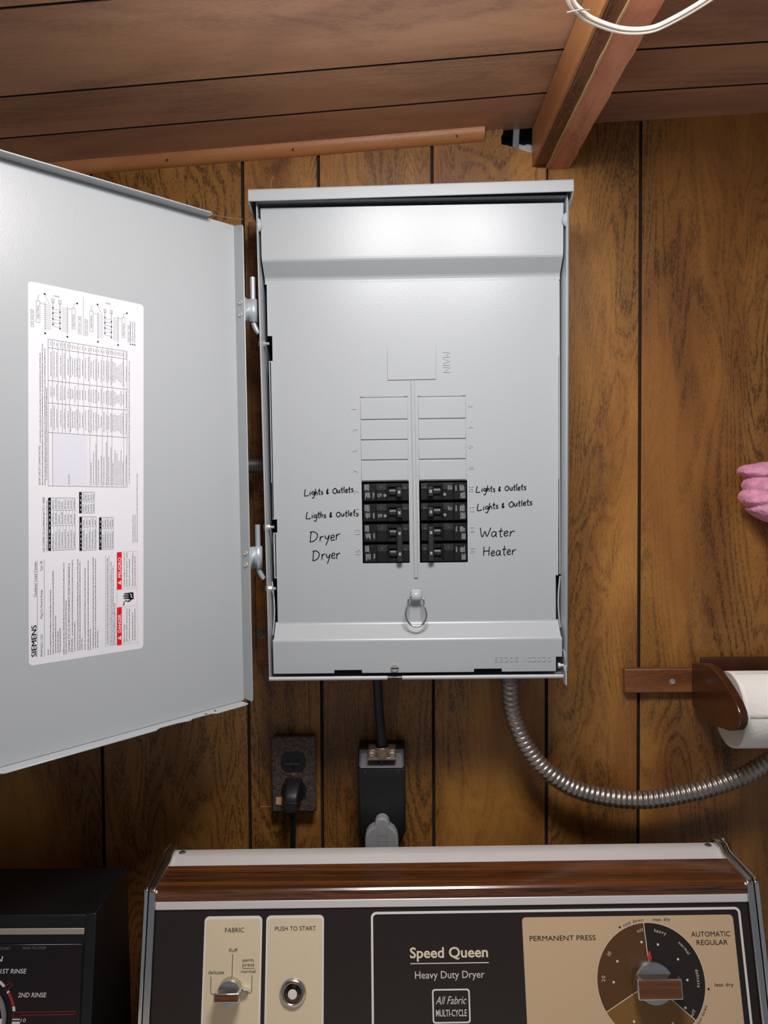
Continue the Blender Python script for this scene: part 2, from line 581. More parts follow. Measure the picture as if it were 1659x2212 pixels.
ce = MB()
for x0, x1 in ((-1.3, 0.2), (0.2, 1.1)):
    z0, z1 = ceil_z(x0) + 0.005, ceil_z(x1 - 1e-6) + 0.005
    v = [(x0, -2.0, z0), (x1, -2.0, z1), (x1, 0.0, z1), (x0, 0.0, z0), (x0, -2.0, z0 + .02), (x1, -2.0, z1 + .02), (x1, 0.0, z1 + .02), (x0, 0.0, z0 + .02)]
    ce.add(v, [(0, 3, 2, 1), (4, 5, 6, 7), (0, 1, 5, 4), (2, 3, 7, 6), (1, 2, 6, 5), (3, 0, 4, 7)], 'groove_dark')
ceil_o = tag(obj('ceiling', ce), kind='structure', label='reddish brown wood-grain panelled ceiling sloping up to the right')
for x0, x1, ys in ((-1.3, 0.2, [0.0, -.09, -.185, -.335, -.495, -.60, -.75, -.90, -1.1, -1.3, -1.5, -1.75, -2.0]),
                   (0.2, 1.1, [0.0, -.08, -.175, -.325, -.48, -.59, -.74, -.90, -1.1, -1.3, -1.5, -1.75, -2.0])):
    for ya, yb in zip(ys[:-1], ys[1:]):
        e = 0.0019
        z0, z1 = ceil_z(x0), ceil_z(x1 - 1e-6)
        a, b = ya - (e if ya else -0.004), yb + e
        v = [(x0, b, z0), (x1, b, z1), (x1, a, z1), (x0, a, z0), (x0, b, z0 + .0045), (x1, b, z1 + .0045), (x1, a, z1 + .0045), (x0, a, z0 + .0045)]
        pm = MB().add(v, [(0, 3, 2, 1)], 'ceiling_wood')
        pm.f += [(4, 5, 6, 7), (0, 1, 5, 4), (2, 3, 7, 6), (1, 2, 6, 5), (3, 0, 4, 7)]; pm.m += [pm.mi('groove_dark')] * 5
        obj('plank', pm, ceil_o, smooth=False)
tag(obj('floor', MB().box(-1.3, 1.1, -2.0, 0.0, -0.05, 0.0, 'floor_vinyl')), kind='structure', label='plain vinyl floor of the laundry corner')

# moulding along the top of the wall
tr = MB()
n = 8
prof = [(0.0, 0.0)] + [(0.0135 * math.sin(math.pi / 2 * k / n), -0.0145 * math.cos(math.pi / 2 * k / n)) for k in range(n + 1)]
xs = [-1.3, 0.1253]
vv = [(x, -p[0], ceil_z(x) + p[1] + 0.0) for x in xs for p in prof]
m_ = len(prof)
tr.add(vv, [tuple(range(m_ - 1, -1, -1)), tuple(range(m_, 2 * m_))] + [(k, (k + 1) % m_, m_ + (k + 1) % m_, m_ + k) for k in range(m_)], 'orange_wood')
trim = tag(obj('trim_1', tr), kind='structure', label='orange quarter-round wood moulding nailed along the top of the wall')
for x in (-0.297, -0.129, 0.0885):
    z = ceil_z(x) - 0.0085
    obj('nail', MB().lathe(lambda u, v, w, x=x, z=z: V((x + u, -0.0115 - w * .8, z + v - w * .6)), [(0.0016, -0.002), (0.0016, 0.0006), (0.0, 0.0008)], 8, 'nail_dark'), trim)

# beam that runs out from the wall under the ceiling
beam = empty('beam', (0.214, 0.0, 1.961), 'reddish rough-sawn wooden ceiling beam running out from the wall above the grey box', kind='structure')
bm = MB().box(0.1895, 0.1935, -1.9, -0.0005, 1.9635, 2.0125, 'beam_orange')
obj('side_board', bm, beam, bevel=0.001)
bm = MB().box(0.1935, 0.2082, -1.9, -0.0005, 1.9625, 2.0125, 'beam_dark')
obj('dark_strip', bm, beam, bevel=0.0015)
rnd = random.Random(11)


def ragged(x, amp, y0, y1, n):
    return [(x + rnd.uniform(-amp, amp), y0 + (y1 - y0) * k / (n - 1)) for k in range(n)]


UP = lambda z: (lambda u, v, w=0.0: V((u, v, z - w)))
A = ragged(0.2384, 0.0009, -0.0005, -1.9, 90)
pts = [(0.2092, -0.0005)] + A + [(0.2092, -1.9)]
bm = MB().prism(pts, UP(2.0165), 0.0, 0.0560, 'beam_pink')
obj('pink_board', bm, beam)
A = ragged(0.2076, 0.0006, -0.0005, -1.9, 120); B = ragged(0.2096, 0.0004, -1.9, -0.0005, 120)
bm = MB().prism(A + B, UP(1.9635), 0.0, 0.0036, 'splinter')
obj('splintered_edge', bm, beam)
tr = MB().box(0.1935, 0.2075, -0.010, 0.0, 1.895, 1.9600, 'orange_wood')
tag(obj('trim_2', tr, bevel=0.003), kind='structure', label='narrow orange wood strip on the wall below the beam')

# ------------------------------------------------------------------ electrical panel
mbd = MB().box(-0.1905, 0.185, -0.012, 0.0, 1.2955, 1.894, 'plywood')
board = tag(obj('mounting_board', mbd, origin=(0.0, -0.006, 1.2955), bevel=0.001), 'plain orange-brown plywood board behind the grey electrical panel', 'board')
SCREW = lambda x, z, y: (lambda u, v, w=0.0: V((x + u, y - w, z + v)))
obj('washer_screw', MB().lathe(SCREW(-0.1838, 1.3398, -0.012), [(0.0062, 0.0), (0.0062, 0.0010), (0.0042, 0.0012), (0.0040, 0.0030), (0.0025, 0.0036), (0.0022, 0.0026), (0.0, 0.0026)], 16, 'pipe_metal'), board)

panel = empty('electrical_panel', (0.0245, -0.012, 1.305), 'grey metal electrical panel on the wall with its door swung open to the left', 'electrical panel')
xL = lambda z: -0.1603 + (1.884 - z) / 0.577 * 0.0045
xR = lambda z: 0.2090 - (1.884 - z) / 0.577 * 0.0030
T = 0.0016


def quadbox(mb, p, mat):
    """eight points: bottom ring then top ring"""
    mb.add(p, [(0, 3, 2, 1), (4, 5, 6, 7), (0, 1, 5, 4), (1, 2, 6, 5), (2, 3, 7, 6), (3, 0, 4, 7)], mat)


def side(name, xf, sgn, y1, zb=1.3065):
    mb = MB()
    zt = 1.882
    a, b = xf(zb), xf(zt)
    quadbox(mb, [(a, -0.0125, zb), (a + sgn * T, -0.0125, zb), (a + sgn * T, y1, zb), (a, y1, zb),
                 (b, -0.0125, zt), (b + sgn * T, -0.0125, zt), (b + sgn * T, y1, zt), (b, y1, zt)], 'paint')
    return obj(name, mb, panel, bevel=0.0005, seg=1)


side('side_wall', xL, 1, -0.1255)
side('side_wall', xR, -1, -0.1255)
# outer rim of the right side, folded back
mb = MB()
quadbox(mb, [(xR(1.312) + 0.0002, -0.060, 1.312), (xR(1.312) + 0.0030, -0.060, 1.312), (xR(1.312) + 0.0030, -0.118, 1.312), (xR(1.312) + 0.0002, -0.118, 1.312),
             (xR(1.88) + 0.0002, -0.060, 1.880), (xR(1.88) + 0.0030, -0.060, 1.880), (xR(1.88) + 0.0030, -0.118, 1.880), (xR(1.88) + 0.0002, -0.118, 1.880)], 'paint')
obj('side_rim', mb, panel, bevel=0.0005, seg=1)
obj('back_plate', MB().box(-0.156, 0.205, -0.0142, -0.0125, 1.3065, 1.882, 'void_dark'), panel)  # near-black colour stands in for the shade inside the painted box
obj('inner_chassis', MB().box(-0.070, 0.118, -0.070, -0.015, 1.41, 1.75, 'void_dark'), panel, bevel=0.004)
# bottom wall with its two curled front lips
obj('bottom_wall', MB().box(xL(1.307), xR(1.307), -0.1150, -0.0125, 1.3050, 1.3066, 'paint'), panel)
for a, b in ((xL(1.307) + 0.0004, -0.0115), (0.0066, xR(1.307) - 0.0045)):
    pth = [(0.0, -0.1200, 1.3050), (0.0, -0.1245, 1.3050), (0.0, -0.1268, 1.3062), (0.0, -0.1272, 1.3085), (0.0, -0.1258, 1.3100)]
    mb = MB()
    v = []
    for x in (a, b):
        for p in pth: v.append((x, p[1], p[2]))
        for p in reversed(pth): v.append((x, p[1] + 0.0012, p[2] + 0.0012 if p[2] < 1.308 else p[2]))
    k = 2 * len(pth)
    mb.add(v, [tuple(range(k - 1, -1, -1)), tuple(range(k, 2 * k))] + [(q, (q + 1) % k, k + (q + 1) % k, k + q) for q in range(k)], 'paint_edge')
    obj('bottom_lip', mb, panel, angle=60)
# rain hood
mb = MB()
pr = [(-0.0125, 1.8895), (-0.1345, 1.8935), (-0.1368, 1.8920), (-0.1374, 1.8785), (-0.1356, 1.8785), (-0.1352, 1.8900), (-0.1335, 1.8912), (-0.0125, 1.8875)]
v = [(x, p[0], p[1] + (x - 0.0228) * 0.0125) for x in (-0.1675, 0.2135) for p in pr]
k = len(pr)
mb.add(v, [tuple(range(k - 1, -1, -1)), tuple(range(k, 2 * k))] + [(q, (q + 1) % k, k + (q + 1) % k, k + q) for q in range(k)], 'paint')
hood = obj('rain_hood', mb, panel, bevel=0.0009, angle=30)
for x in (-0.1675, 0.2121):
    sh = (x - 0.0228) * 0.0125
    mb = MB().prism([(-0.0125, 1.8885 + sh), (-0.0125, 1.868), (-0.116, 1.868), (-0.1366, 1.8787 + sh), (-0.1366, 1.8925 + sh)],
                    lambda u, v_, w, x=x: V((x + w, u, v_)), 0.0, 0.0014, 'paint')
    obj('hood_end', mb, hood, bevel=0.0004, seg=1)
# the underside return behind the hood's lip, and the top wall
obj('top_wall', MB().box(-0.1585, 0.2070, -0.1235, -0.0125, 1.8800, 1.8816, 'paint'), panel)
obj('hub_plate', MB().box(-0.02, 0.055, -0.060, -0.014, 1.8920, 1.8975, 'paint'), panel, bevel=0.002)
for xf, sg in ((xL, 1), (xR, -1)):
    x = xf(1.853) + sg * T
    mb = MB().lathe(lambda u, v_, w, x=x, sg=sg: V((x + sg * w, -0.1225 + u * .6, 1.8535 + v_)), [(0.0085, 0.0), (0.0070, 0.0022), (0.0035, 0.0045), (0.0, 0.0052)], 16, 'paint')
    obj('side_dimple', mb, panel)

# dead-front cover: pressed tray with notched edges and two breaker openings
YT, YM = -0.1180, -0.1000
rows = []    # (z0, y0, z1, y1)


def fillet(z0, y0, z1, y1):
    rows.append((z0, y0, z1, y1))


prof = [(1.8740, YT - .0021), (1.8165, YT), (1.8138, YT + .0002), (1.8118, YT + .0012), (1.8100, YT + .0030), (1.7975, YM - .0022), (1.7955, YM - .0008), (1.7930, YM - .0001), (1.7890, YM),
        (1.7265, YM), (1.6960, YM), (1.5465, YM), (1.5010, YM), (1.4845, YM), (1.4449, YM), (1.4277, YM), (1.3725, YM), (1.3708, YM - .0004), (1.3692, YM - .0014), (1.3540, YT + .0012),
        (1.3525, YT + .0003), (1.3508, YT), (1.3300, YT), (1.3160, YT), (1.3122, YT)]
OPEN = ((-0.0405, 0.0178), (0.0305, 0.0898))


def edges(za, zb):
    zm = (za + zb) / 2
    l, r = xL(zm) + 0.0042, xR(zm) - 0.0040
    if zm < 1.79: l, r = l + 0.0018, r - 0.0012
    if 1.696 < zm < 1.7265 or 1.4845 < zm < 1.501: l += 0.0052
    if 1.3722 < zm < 1.4277: l += 0.0030; r -= 0.0030
    if zm < 1.3540: l -= 0.0012; r += 0.0010
    if zm < 1.3300: r -= 0.0075
    return l, r


mb = MB()
for (za, ya), (zb, yb) in zip(prof[:-1], prof[1:]):
    l, r = edges(za, zb)
    cuts = [l, -0.0765, -0.0425, OPEN[0][0], OPEN[0][1], OPEN[1][0], OPEN[1][1], 0.0945, 0.1285, r]
    zm = (za + zb) / 2
    for q in range(len(cuts) - 1):
        c0, c1 = cuts[q], cuts[q + 1]
        if 1.4449 < zm < 1.5465 and q in (3, 5): continue
        if zm < 1.3160 and q in (1, 7): continue
        mb.add([(c0, ya, za), (c0, yb, zb), (c1, yb, zb), (c1, ya, za)], [(0, 1, 2, 3)], 'paint')
cov = obj('cover', mb, panel, fix=False, smooth=False)
md = cov.modifiers.new('weld', 'WELD'); md.merge_threshold = 0.00002
md = cov.modifiers.new('solid', 'SOLIDIFY'); md.thickness = 0.0013; md.offset = -1.0
# inward flanges at the sides of the tray
for xa, xb, za, zb in ((-0.1512, -0.1500, 1.5020, 1.6950), (-0.1492, -0.1480, 1.4290, 1.4835), (0.2030, 0.2042, 1.4290, 1.7880)):
    obj('cover_flange', MB().box(xa, xb, YM, YM + 0.020, za, zb, 'paint'), cov)
CF = facing(YM)
ko = [(-0.0409, 0.0177), (0.0300, 0.0890)]
zrows = [(1.6478, 1.6228), (1.6216, 1.5980), (1.5968, 1.5732), (1.5720, 1.5475)]
for l, r in ko:
    for zt, zb in zrows:
        mbk = MB().prism([(l + 0.0003, zb), (r - 0.0003, zb), (r - 0.0003, zt), (l + 0.0003, zt)], CF, 0.0, 0.0014, 'paint')
        obj('knockout_plate', mbk, cov, bevel=0.0007, seg=2)
    for a, b in ((l, l + 0.004), (r - 0.004, r)):
        obj('pressed_tab', MB().prism([(a, 1.6500), (b, 1.6500), (b, 1.6530), (a, 1.6530)], CF, 0.0, 0.0012, 'paint'), cov, bevel=0.0007)
    obj('slot_edge', MB().rect(CF, l, r, 1.6496, 1.6502, 'pipe_metal', 0.0004), cov)
mbk = MB().prism([(-0.0067, 1.6703), (0.0525, 1.6705), (0.0528, 1.7132), (-0.0069, 1.7132)], CF, 0.0, 0.0012, 'paint')
obj('knockout_plate', mbk, cov, bevel=0.0006)
pth = [(0.0238, YM - 0.0002, 1.6635), (0.0240, YM - 0.0006, 1.6600), (0.0247, YM - 0.0006, 1.5465), (0.0254, YM - 0.0006, 1.4360), (0.0255, YM - 0.0002, 1.4325)]
mbk = MB().tube([p for p in smooth_path(pth, 6)], [0.0010] + [0.0026] * 22 + [0.0018, 0.0010], 'paint', n=16)
mbk.v = [(p[0], YM + (p[1] - YM) * 0.62, p[2]) for p in mbk.v]
obj('centre_rib', mbk, cov)
# pressed numbers and lettering, read from the sides
mbk = Words(cov, 'pressed_number')
NL = [(1, -48.6, 1635.8), (3, -47.5, 1610.3), (5, -47.7, 1585.0), (7, -47.6, 1559.6), (9, -46.9, 1534.3), (11, -46.7, 1510.5), (13, -46.6, 1484.5), (15, -46.0, 1459.6)]
NR = [(2, 94.5, 1637.8), (4, 94.7, 1612.4), (6, 94.7, 1587.6), (8, 94.9, 1561.8), (10, 94.7, 1535.6), (12, 95.5, 1510.2), (14, 95.7, 1485.3), (16, 96.1, 1459.5)]


def turned(x, z, cw):
    """frame for text turned clockwise (reads down) or anticlockwise (reads up), centred at x, z"""
    if cw:
        return lambda u, v, w=0.0: V((x + v, YM - w, z - u))
    return lambda u, v, w=0.0: V((x - v, YM - w, z + u))


for nbr, x, z in NL:
    mbk.text(turned(x / 1000, z / 1000, False), str(nbr), 0, None, -0.0030, 0.0060, 'paint', 0.0, depth=0.0007, center=0)
for nbr, x, z in NR:
    mbk.text(turned(x / 1000, z / 1000, True), str(nbr), 0, None, -0.0030, 0.0060, 'paint', 0.0, depth=0.0007, center=0)
mbk.text(turned(0.0658, 1.6916, True), 'MAIN', -0.0125, 0.0125, -0.0045, 0.0090, 'paint', 0.0, depth=0.0007)
mbk.text(facing(YT), '53205 102020', 0.1196, 0.1892, 1.3243, 0.0062, 'paint', 0.0, depth=0.0006)
# handwriting in black marker: strokes in letter units (x right, y up, x-height about 1)
STROKE = {
    'L': ([[(0.2, 1.9), (0.05, 0.9), (0.0, 0.1), (0.4, 0.0), (0.95, 0.12)]], 1.15),
    'i': ([[(0.2, 1.0), (0.15, 0.4), (0.22, 0.02)], [(0.25, 1.45), (0.28, 1.5)]], 0.5),
    'g': ([[(0.65, 0.85), (0.3, 1.0), (0.05, 0.6), (0.25, 0.25), (0.6, 0.5), (0.68, 0.9), (0.6, -0.2), (0.4, -0.75), (0.05, -0.6)]], 0.85),
    'h': ([[(0.12, 1.9), (0.08, 0.9), (0.05, 0.02)], [(0.07, 0.55), (0.3, 0.95), (0.5, 0.75), (0.52, 0.05)]], 0.75),
    't': ([[(0.28, 1.75), (0.24, 0.8), (0.28, 0.08), (0.48, 0.02)], [(-0.02, 1.05), (0.55, 1.15)]], 0.65),
    's': ([[(0.5, 0.95), (0.15, 0.85), (0.15, 0.6), (0.45, 0.38), (0.4, 0.05), (0.02, 0.02)]], 0.68),
    '&': ([[(0.55, 1.3), (0.15, 1.1), (0.35, 0.85), (0.1, 0.45), (0.3, 0.15), (0.65, 0.4)], [(0.38, 1.6), (0.36, -0.1)]], 1.0),
    'O': ([[(0.55, 1.45), (0.15, 1.15), (0.08, 0.5), (0.4, 0.05), (0.85, 0.3), (0.9, 1.0), (0.62, 1.45), (0.45, 1.42)]], 1.1),
    'u': ([[(0.1, 0.95), (0.12, 0.3), (0.3, 0.05), (0.55, 0.35), (0.6, 0.95), (0.62, 0.3), (0.72, 0.05)]], 0.88),
    'l': ([[(0.16, 1.9), (0.1, 0.8), (0.14, 0.02)]], 0.38),
    'e': ([[(0.08, 0.5), (0.5, 0.62), (0.45, 0.95), (0.18, 0.9), (0.06, 0.4), (0.25, 0.05), (0.6, 0.2)]], 0.75),
    'D': ([[(0.22, 1.75), (0.12, 0.9), (0.1, 0.0)], [(0.0, 1.7), (0.6, 1.75), (1.1, 1.2), (0.9, 0.4), (0.35, 0.0), (0.0, 0.02)]], 1.4),
    'r': ([[(0.12, 1.0), (0.1, 0.02)], [(0.12, 0.55), (0.35, 0.95), (0.62, 0.92)]], 0.72),
    'y': ([[(0.08, 1.0), (0.15, 0.5), (0.4, 0.4), (0.62, 0.95)], [(0.66, 1.0), (0.5, 0.2), (0.2, -0.7)]], 0.85),
    'W': ([[(0.0, 1.7), (0.2, 0.3), (0.38, 0.05), (0.62, 1.0), (0.85, 0.1), (1.05, 0.5), (1.3, 1.7)]], 1.45),
    'a': ([[(0.6, 0.9), (0.25, 0.95), (0.05, 0.45), (0.25, 0.05), (0.55, 0.4), (0.62, 0.9), (0.62, 0.15), (0.75, 0.05)]], 0.95),
    'H': ([[(0.1, 1.75), (0.08, 0.0)], [(0.9, 1.7), (0.85, 0.0)], [(0.08, 0.85), (0.88, 0.95)]], 1.15),
    ' ': ([], 0.55),
}


def handwrite(mb, word, x0, z0, x1, z1, unit, width, rnd):
    tot = sum(STROKE[c][1] for c in word)
    sx = math.hypot(x1 - x0, z1 - z0) / tot
    a = math.atan2(z1 - z0, x1 - x0)
    p = 0.0
    for c in word:
        st_, adv = STROKE[c]
        jy = rnd.uniform(-0.08, 0.08); js = rnd.uniform(0.93, 1.08)
        for s_ in st_:
            q = [((p + x * js + y * 0.06) * sx, (y * js + jy) * unit, 0) for x, y in s_]
            q = smooth_path(q, 5)
            q = [(x0 + t.x * math.cos(a) - t.y * math.sin(a), z0 + t.x * math.sin(a) + t.y * math.cos(a)) for t in q]
            mb.ribbon(CF, q, width, 'ink_black', 0.00025)
        p += adv


rnd = random.Random(5)
for name, args in (('handwriting', ('Lights & Outlets', -0.1113, 1.5294, -0.0501, 1.5338, 0.0042)),
                   ('handwriting', ('Ligths & Outlets', -0.1097, 1.5013, -0.0443, 1.5043, 0.0042)),
                   ('handwriting', ('Dryer', -0.1061, 1.4728, -0.0676, 1.4744, 0.0068)),
                   ('handwriting', ('Dryer', -0.1029, 1.4494, -0.0679, 1.4515, 0.0068)),
                   ('handwriting', ('Lights & Outlets', 0.1009, 1.5314, 0.1627, 1.5337, 0.0042)),
                   ('handwriting', ('Lights & Outlets', 0.1021, 1.5086, 0.1704, 1.5150, 0.0042)),
                   ('handwriting', ('Water', 0.1046, 1.4761, 0.1480, 1.4764, 0.0064)),
                   ('handwriting', ('Heater', 0.1085, 1.4525, 0.1499, 1.4535, 0.0064))):
    mbk = MB()
    handwrite(mbk, *args, 0.0012, rnd)
    obj(name, mbk, cov, smooth=False)
# ring pull
pt = [(0.0190, 0.0, 1.4028), (0.0162, .001, 1.4022), (0.0152, .0015, 1.3990), (0.0150, .002, 1.3950), (0.0130, .003, 1.3900), (0.0118, .004, 1.3835), (0.0135, .005, 1.3765),
      (0.0185, .0055, 1.3708), (0.0250, .006, 1.3690), (0.0312, .0055, 1.3708), (0.0362, .005, 1.3770), (0.0372, .004, 1.3840), (0.0358, .003, 1.3905), (0.0345, .002, 1.3950),
      (0.0342, .0015, 1.3990), (0.0332, .001, 1.4018), (0.0305, 0.0, 1.4022)]
mbk = MB().tube(smooth_path([(p[0], YM - 0.0080 - p[1] * 1.9, p[2]) for p in pt], 5), 0.0012, 'chrome_soft', n=10)
obj('ring_pull', mbk, cov)
mbk = MB()
tabp = [(1.4120, 0.0), (1.4110, 0.0042), (1.4085, 0.0078), (1.4050, 0.0098), (1.4015, 0.0096), (1.3995, 0.0075)]
v = []
for k, (z, w) in enumerate(tabp):
    for x in (0.0192, 0.0205, 0.0250, 0.0297, 0.0310):
        dx = abs(x - 0.0251) / 0.0059
        v.append((x, YM - w * (1 - 0.28 * dx ** 4), z))
mbk.add(v, [(r * 5 + c, r * 5 + c + 1, (r + 1) * 5 + c + 1, (r + 1) * 5 + c) for r in range(len(tabp) - 1) for c in range(4)], 'paint')
obj('ring_tab', mbk, cov, solid=0.0012, angle=70)
mbk = MB().lathe(SCREW(-0.0023, 1.3182, YT), [(0.0050, 0.0), (0.0050, 0.0018), (0.0046, 0.0028), (0.0, 0.0030)], 20, 'screw_metal')
scr = obj('cover_screw', mbk, cov)
mbk = MB().box(-0.0070, 0.0024, YT - 0.0032, YT - 0.0028, 1.3176, 1.3188, 'void_dark')
obj('screw_slot', mbk, cov)
# bolts through the left side, latch and hasp at the lower right
for z, y in ((1.7158, -0.108), (1.4920, -0.108), (1.4160, -0.108)):
    x = xL(z)
    fx = lambda u, v_, w, x=x, y=y, z=z: V((x + w, y + u, z + v_))
    mbk = MB().lathe(fx, [(0.0038, -0.0042), (0.0040, -0.0036), (0.0040, 0.0)], 6, 'screw_metal').lathe(fx, [(0.0017, 0.0), (0.0017, 0.0085), (0.0, 0.0090)], 10, 'screw_metal')
    mbk.lathe(fx, [(0.0034, 0.0016), (0.0034, 0.0040)], 6, 'screw_metal')
    obj('side_bolt', mbk, panel)
hp = smooth_path([(0.2035, -0.122, 1.3370), (0.2040, -0.124, 1.3300), (0.2046, -0.1255, 1.3210), (0.2028, -0.1262, 1.3170), (0.2042, -0.127, 1.3120), (0.2044, -0.127, 1.2970)], 4)
mbk = MB()
v = [];
for p in hp:
    v += [(p.x, p.y, p.z), (p.x + 0.0014, p.y, p.z), (p.x + 0.0014, p.y + 0.014, p.z), (p.x, p.y + 0.014, p.z)]
k = len(hp)
mbk.add(v, [(0, 1, 2, 3), tuple(4 * (k - 1) + q for q in (3, 2, 1, 0))] + [(4 * r + q, 4 * r + (q + 1) % 4, 4 * r + 4 + (q + 1) % 4, 4 * r + 4 + q) for r in range(k - 1) for q in range(4)], 'paint_edge')
obj('hasp', mbk, panel, angle=50)
mbk = MB().lathe(lambda u, v_, w: V((0.1965 + w, -0.119 + u, 1.3195 + v_)), [(0.0036, 0.0), (0.0036, 0.0030), (0.0018, 0.0032), (0.0018, 0.0068)], 6, 'screw_metal')
obj('hasp_bolt', mbk, panel)
# rubber edging seen in the side gaps
for x0, z0, z1, bow in ((xL(1.39) + 0.0024, 1.3560, 1.4230, 0.0022), (xR(1.39) - 0.0024, 1.3620, 1.4260, -0.0022)):
    pth = [(x0 + bow * math.sin(math.pi * k / 10), -0.098, z0 + (z1 - z0) * k / 10) for k in range(11)]
    obj('knockout_rim', MB().tube(pth, 0.0009, 'paint_edge', n=8), panel)

# ---- door
dd = V((-0.661, -0.750, 0)).normalized()
dn_ = V((-dd.y, dd.x, 0))
DO = V((-0.1866, -0.1280, 0))
DZ0, DZ1, DW = 1.2825, 1.8520, 0.366


def DF(s_, z, w=0.0):
    return DO + dd * s_ + V((0, 0, z)) + dn_ * w


door = obj('door', MB().fbox(DF, -0.0014, DW, DZ0, DZ1, -0.0014, 0.0002, 'paint'), panel, bevel=0.0004, seg=1)
obj('hinge_flange', MB().prism([(0.0, DZ0 + 0.003), (0.015, DZ0 + 0.0005), (0.0172, DZ0 + 0.003), (0.0172, DZ1 - 0.005), (0.0150, DZ1 - 0.0025), (0.0, DZ1)],
                               lambda w, z, s_: DF(-s_, z, w), 0.0, 0.0014, 'paint'), door, bevel=0.0005, seg=1)
bot = [(0.004, 0.0)]
sc_ = [(0.004, 0.0145), (0.010, 0.0165), (0.050, 0.0165), (0.056, 0.0120), (0.080, 0.0118), (0.086, 0.0155), (0.100, 0.0120), (0.122, 0.0116), (0.130, 0.0165), (0.288, 0.0165), (0.292, 0.0125),
       (0.312, 0.0118), (0.322, 0.0165), (0.360, 0.0165), (0.366, 0.0140), (0.366, 0.0)]
obj('bottom_flange', MB().prism(bot + sc_, lambda s_, w, h: DF(s_, DZ0 - h, w), 0.0, 0.0014, 'paint'), door, bevel=0.0004, seg=1)
obj('top_flange', MB().prism([(0.038, 0.0), (0.038, 0.012), (0.043, 0.0165), (0.360, 0.0165), (0.366, 0.014), (0.366, 0.0)], lambda s_, w, h: DF(s_, DZ1 + h, w), 0.0, 0.0014, 'paint'), door, bevel=0.0004, seg=1)
obj('outer_flange', MB().prism([(0.0, DZ0), (0.0165, DZ0), (0.0165, DZ1), (0.0, DZ1)], lambda w, z, s_: DF(DW + s_ - 0.0014, z, w), 0.0, 0.0014, 'paint'), door, bevel=0.0005, seg=1)
mbk = MB()
for s_, w in ((0.062, 0.0105), (0.048, 0.009)):
    mbk.lathe(lambda u, v_, q, s_=s_, w=w: DF(s_ + u, DZ0 + 0.0002 + q, w + v_), [(0.0016, 0.0), (0.0, 0.0002)], 10, 'void_dark')
obj('flange_hole', mbk, door)
# lift-off hinges: strap with a rolled knuckle, pin, two rivets
for zc in (1.7530, 1.4560):
    hx, hy = -0.1672, -0.119
    mbk = MB()
    st0 = DF(-0.0012, 0, 0.0150)
    path = [(st0.x, st0.y), (hx - 0.0056, hy - 0.0034)] + [(hx + 0.0054 * math.cos(t), hy + 0.0054 * math.sin(t)) for t in [math.radians(235 + 26 * q) for q in range(11)]]
    v = []
    for z in (zc - 0.0135, zc + 0.0135):
        for p in path: v.append((p[0], p[1], z))
    k = len(path)
    mbk.add(v, [(q, q + 1, k + q + 1, k + q) for q in range(k - 1)], 'zinc')
    obj('hinge_strap', mbk, door, solid=0.0015, angle=50)
    pin = smooth_path([(hx, hy, zc + 0.040), (hx, hy, zc), (hx, hy, zc - 0.012), (hx + 0.0022, hy + 0.001, zc - 0.020), (hx + 0.0062, hy + 0.002, zc - 0.0265)], 5)
    obj('hinge_pin', MB().tube(pin, 0.0033, 'zinc', n=14), panel, bevel=0.0)
    for dz in (0.0068, -0.0072):
        RF = lambda u, v_, w, z=zc + dz: DF(0.0 - 0.0001 + w, z + v_, 0.0105 + u)
        mbk = MB().lathe(RF, [(0.0029, 0.0), (0.0027, 0.0011), (0.0016, 0.0016), (0.0012, 0.0009), (0.0, 0.0009)], 14, 'screw_metal')
        obj('rivet', mbk, door)

# ---- sticker on the door
tl = math.radians(1.75)
LU = (-dd) * math.cos(tl) - V((0, 0, 1)) * math.sin(tl)
LV = V((0, 0, 1)) * math.cos(tl) + (-dd) * math.sin(tl)
LO = DF(0.1885, 1.5565) - LU * 0.0612 - LV * 0.185
LB = lambda u, v_, w=0.0: LO + (LU * u + LV * v_) * 0.001 + dn_ * w
LT = lambda a, b, w=0.0: LB(-b, a, w)               # text that reads upwards: a along the sticker's height, b = -u
obj('label_sticker', MB().prism(rrect(0, 122.4, 0, 370, 4), LB, 0.0001, 0.00035, 'label_paper'), door, smooth=False)
h1, h2, h3 = 0.00045, 0.00055, 0.00065
pr_ = MB()
ink, blk = 'label_ink', 'label_black'
for da, db in ((0, 0), (0.45, 0), (0.22, 0.12)):
    pr_.text(LT, 'SIEMENS', 8.2 + da, 38.6 + da, -7.4 + db, 4.8, blk, h1 + da * 0.00004)
pr_.text(LT, 'Outdoor Load Center', 66.5, 100.9, -7.6, 2.5, blk, h1)
pr_.text(LT, 'PNW1632L1125C', 7.6, 29.7, -13.4, 2.0, blk, h1)
pr_.text(LT, 'Plug-On Neutral Ready', 44.6, 72.8, -13.2, 2.0, blk, h1)
pr_.text(LT, 'Type 3R', 90.9, 101.2, -13.2, 2.0, blk, h1)
pr_.text(LT, 'SUITABLE FOR USE AS SERVICE EQUIPMENT WHEN MAIN BREAKER IS', 7.9, 96.9, -40.8, 1.9, blk, h1)
pr_.text(LT, 'INSTALLED.', 7.6, 21.6, -43.8, 1.9, blk, h1)
pr_.text(LT, 'USE COPPER OR ALUMINUM 60\u00b0/75\u00b0C WIRE', 109.6, 163.3, -15.7, 2.0, blk, h1)
pr_.text(LT, 'SHORT CIRCUIT CURRENT RATING', 175.0, 213.2, -11.6, 1.7, blk, h1)
for x in (8.2, 15.0):
    pr_.rect(LB, x, x + 0.3, 7.4, 102.4, ink, h1)
for x in (78.7, 82.6):
    pr_.rect(LB, x, x + 0.3, 7.8, 102.8, ink, h1)
rnd = random.Random(21)
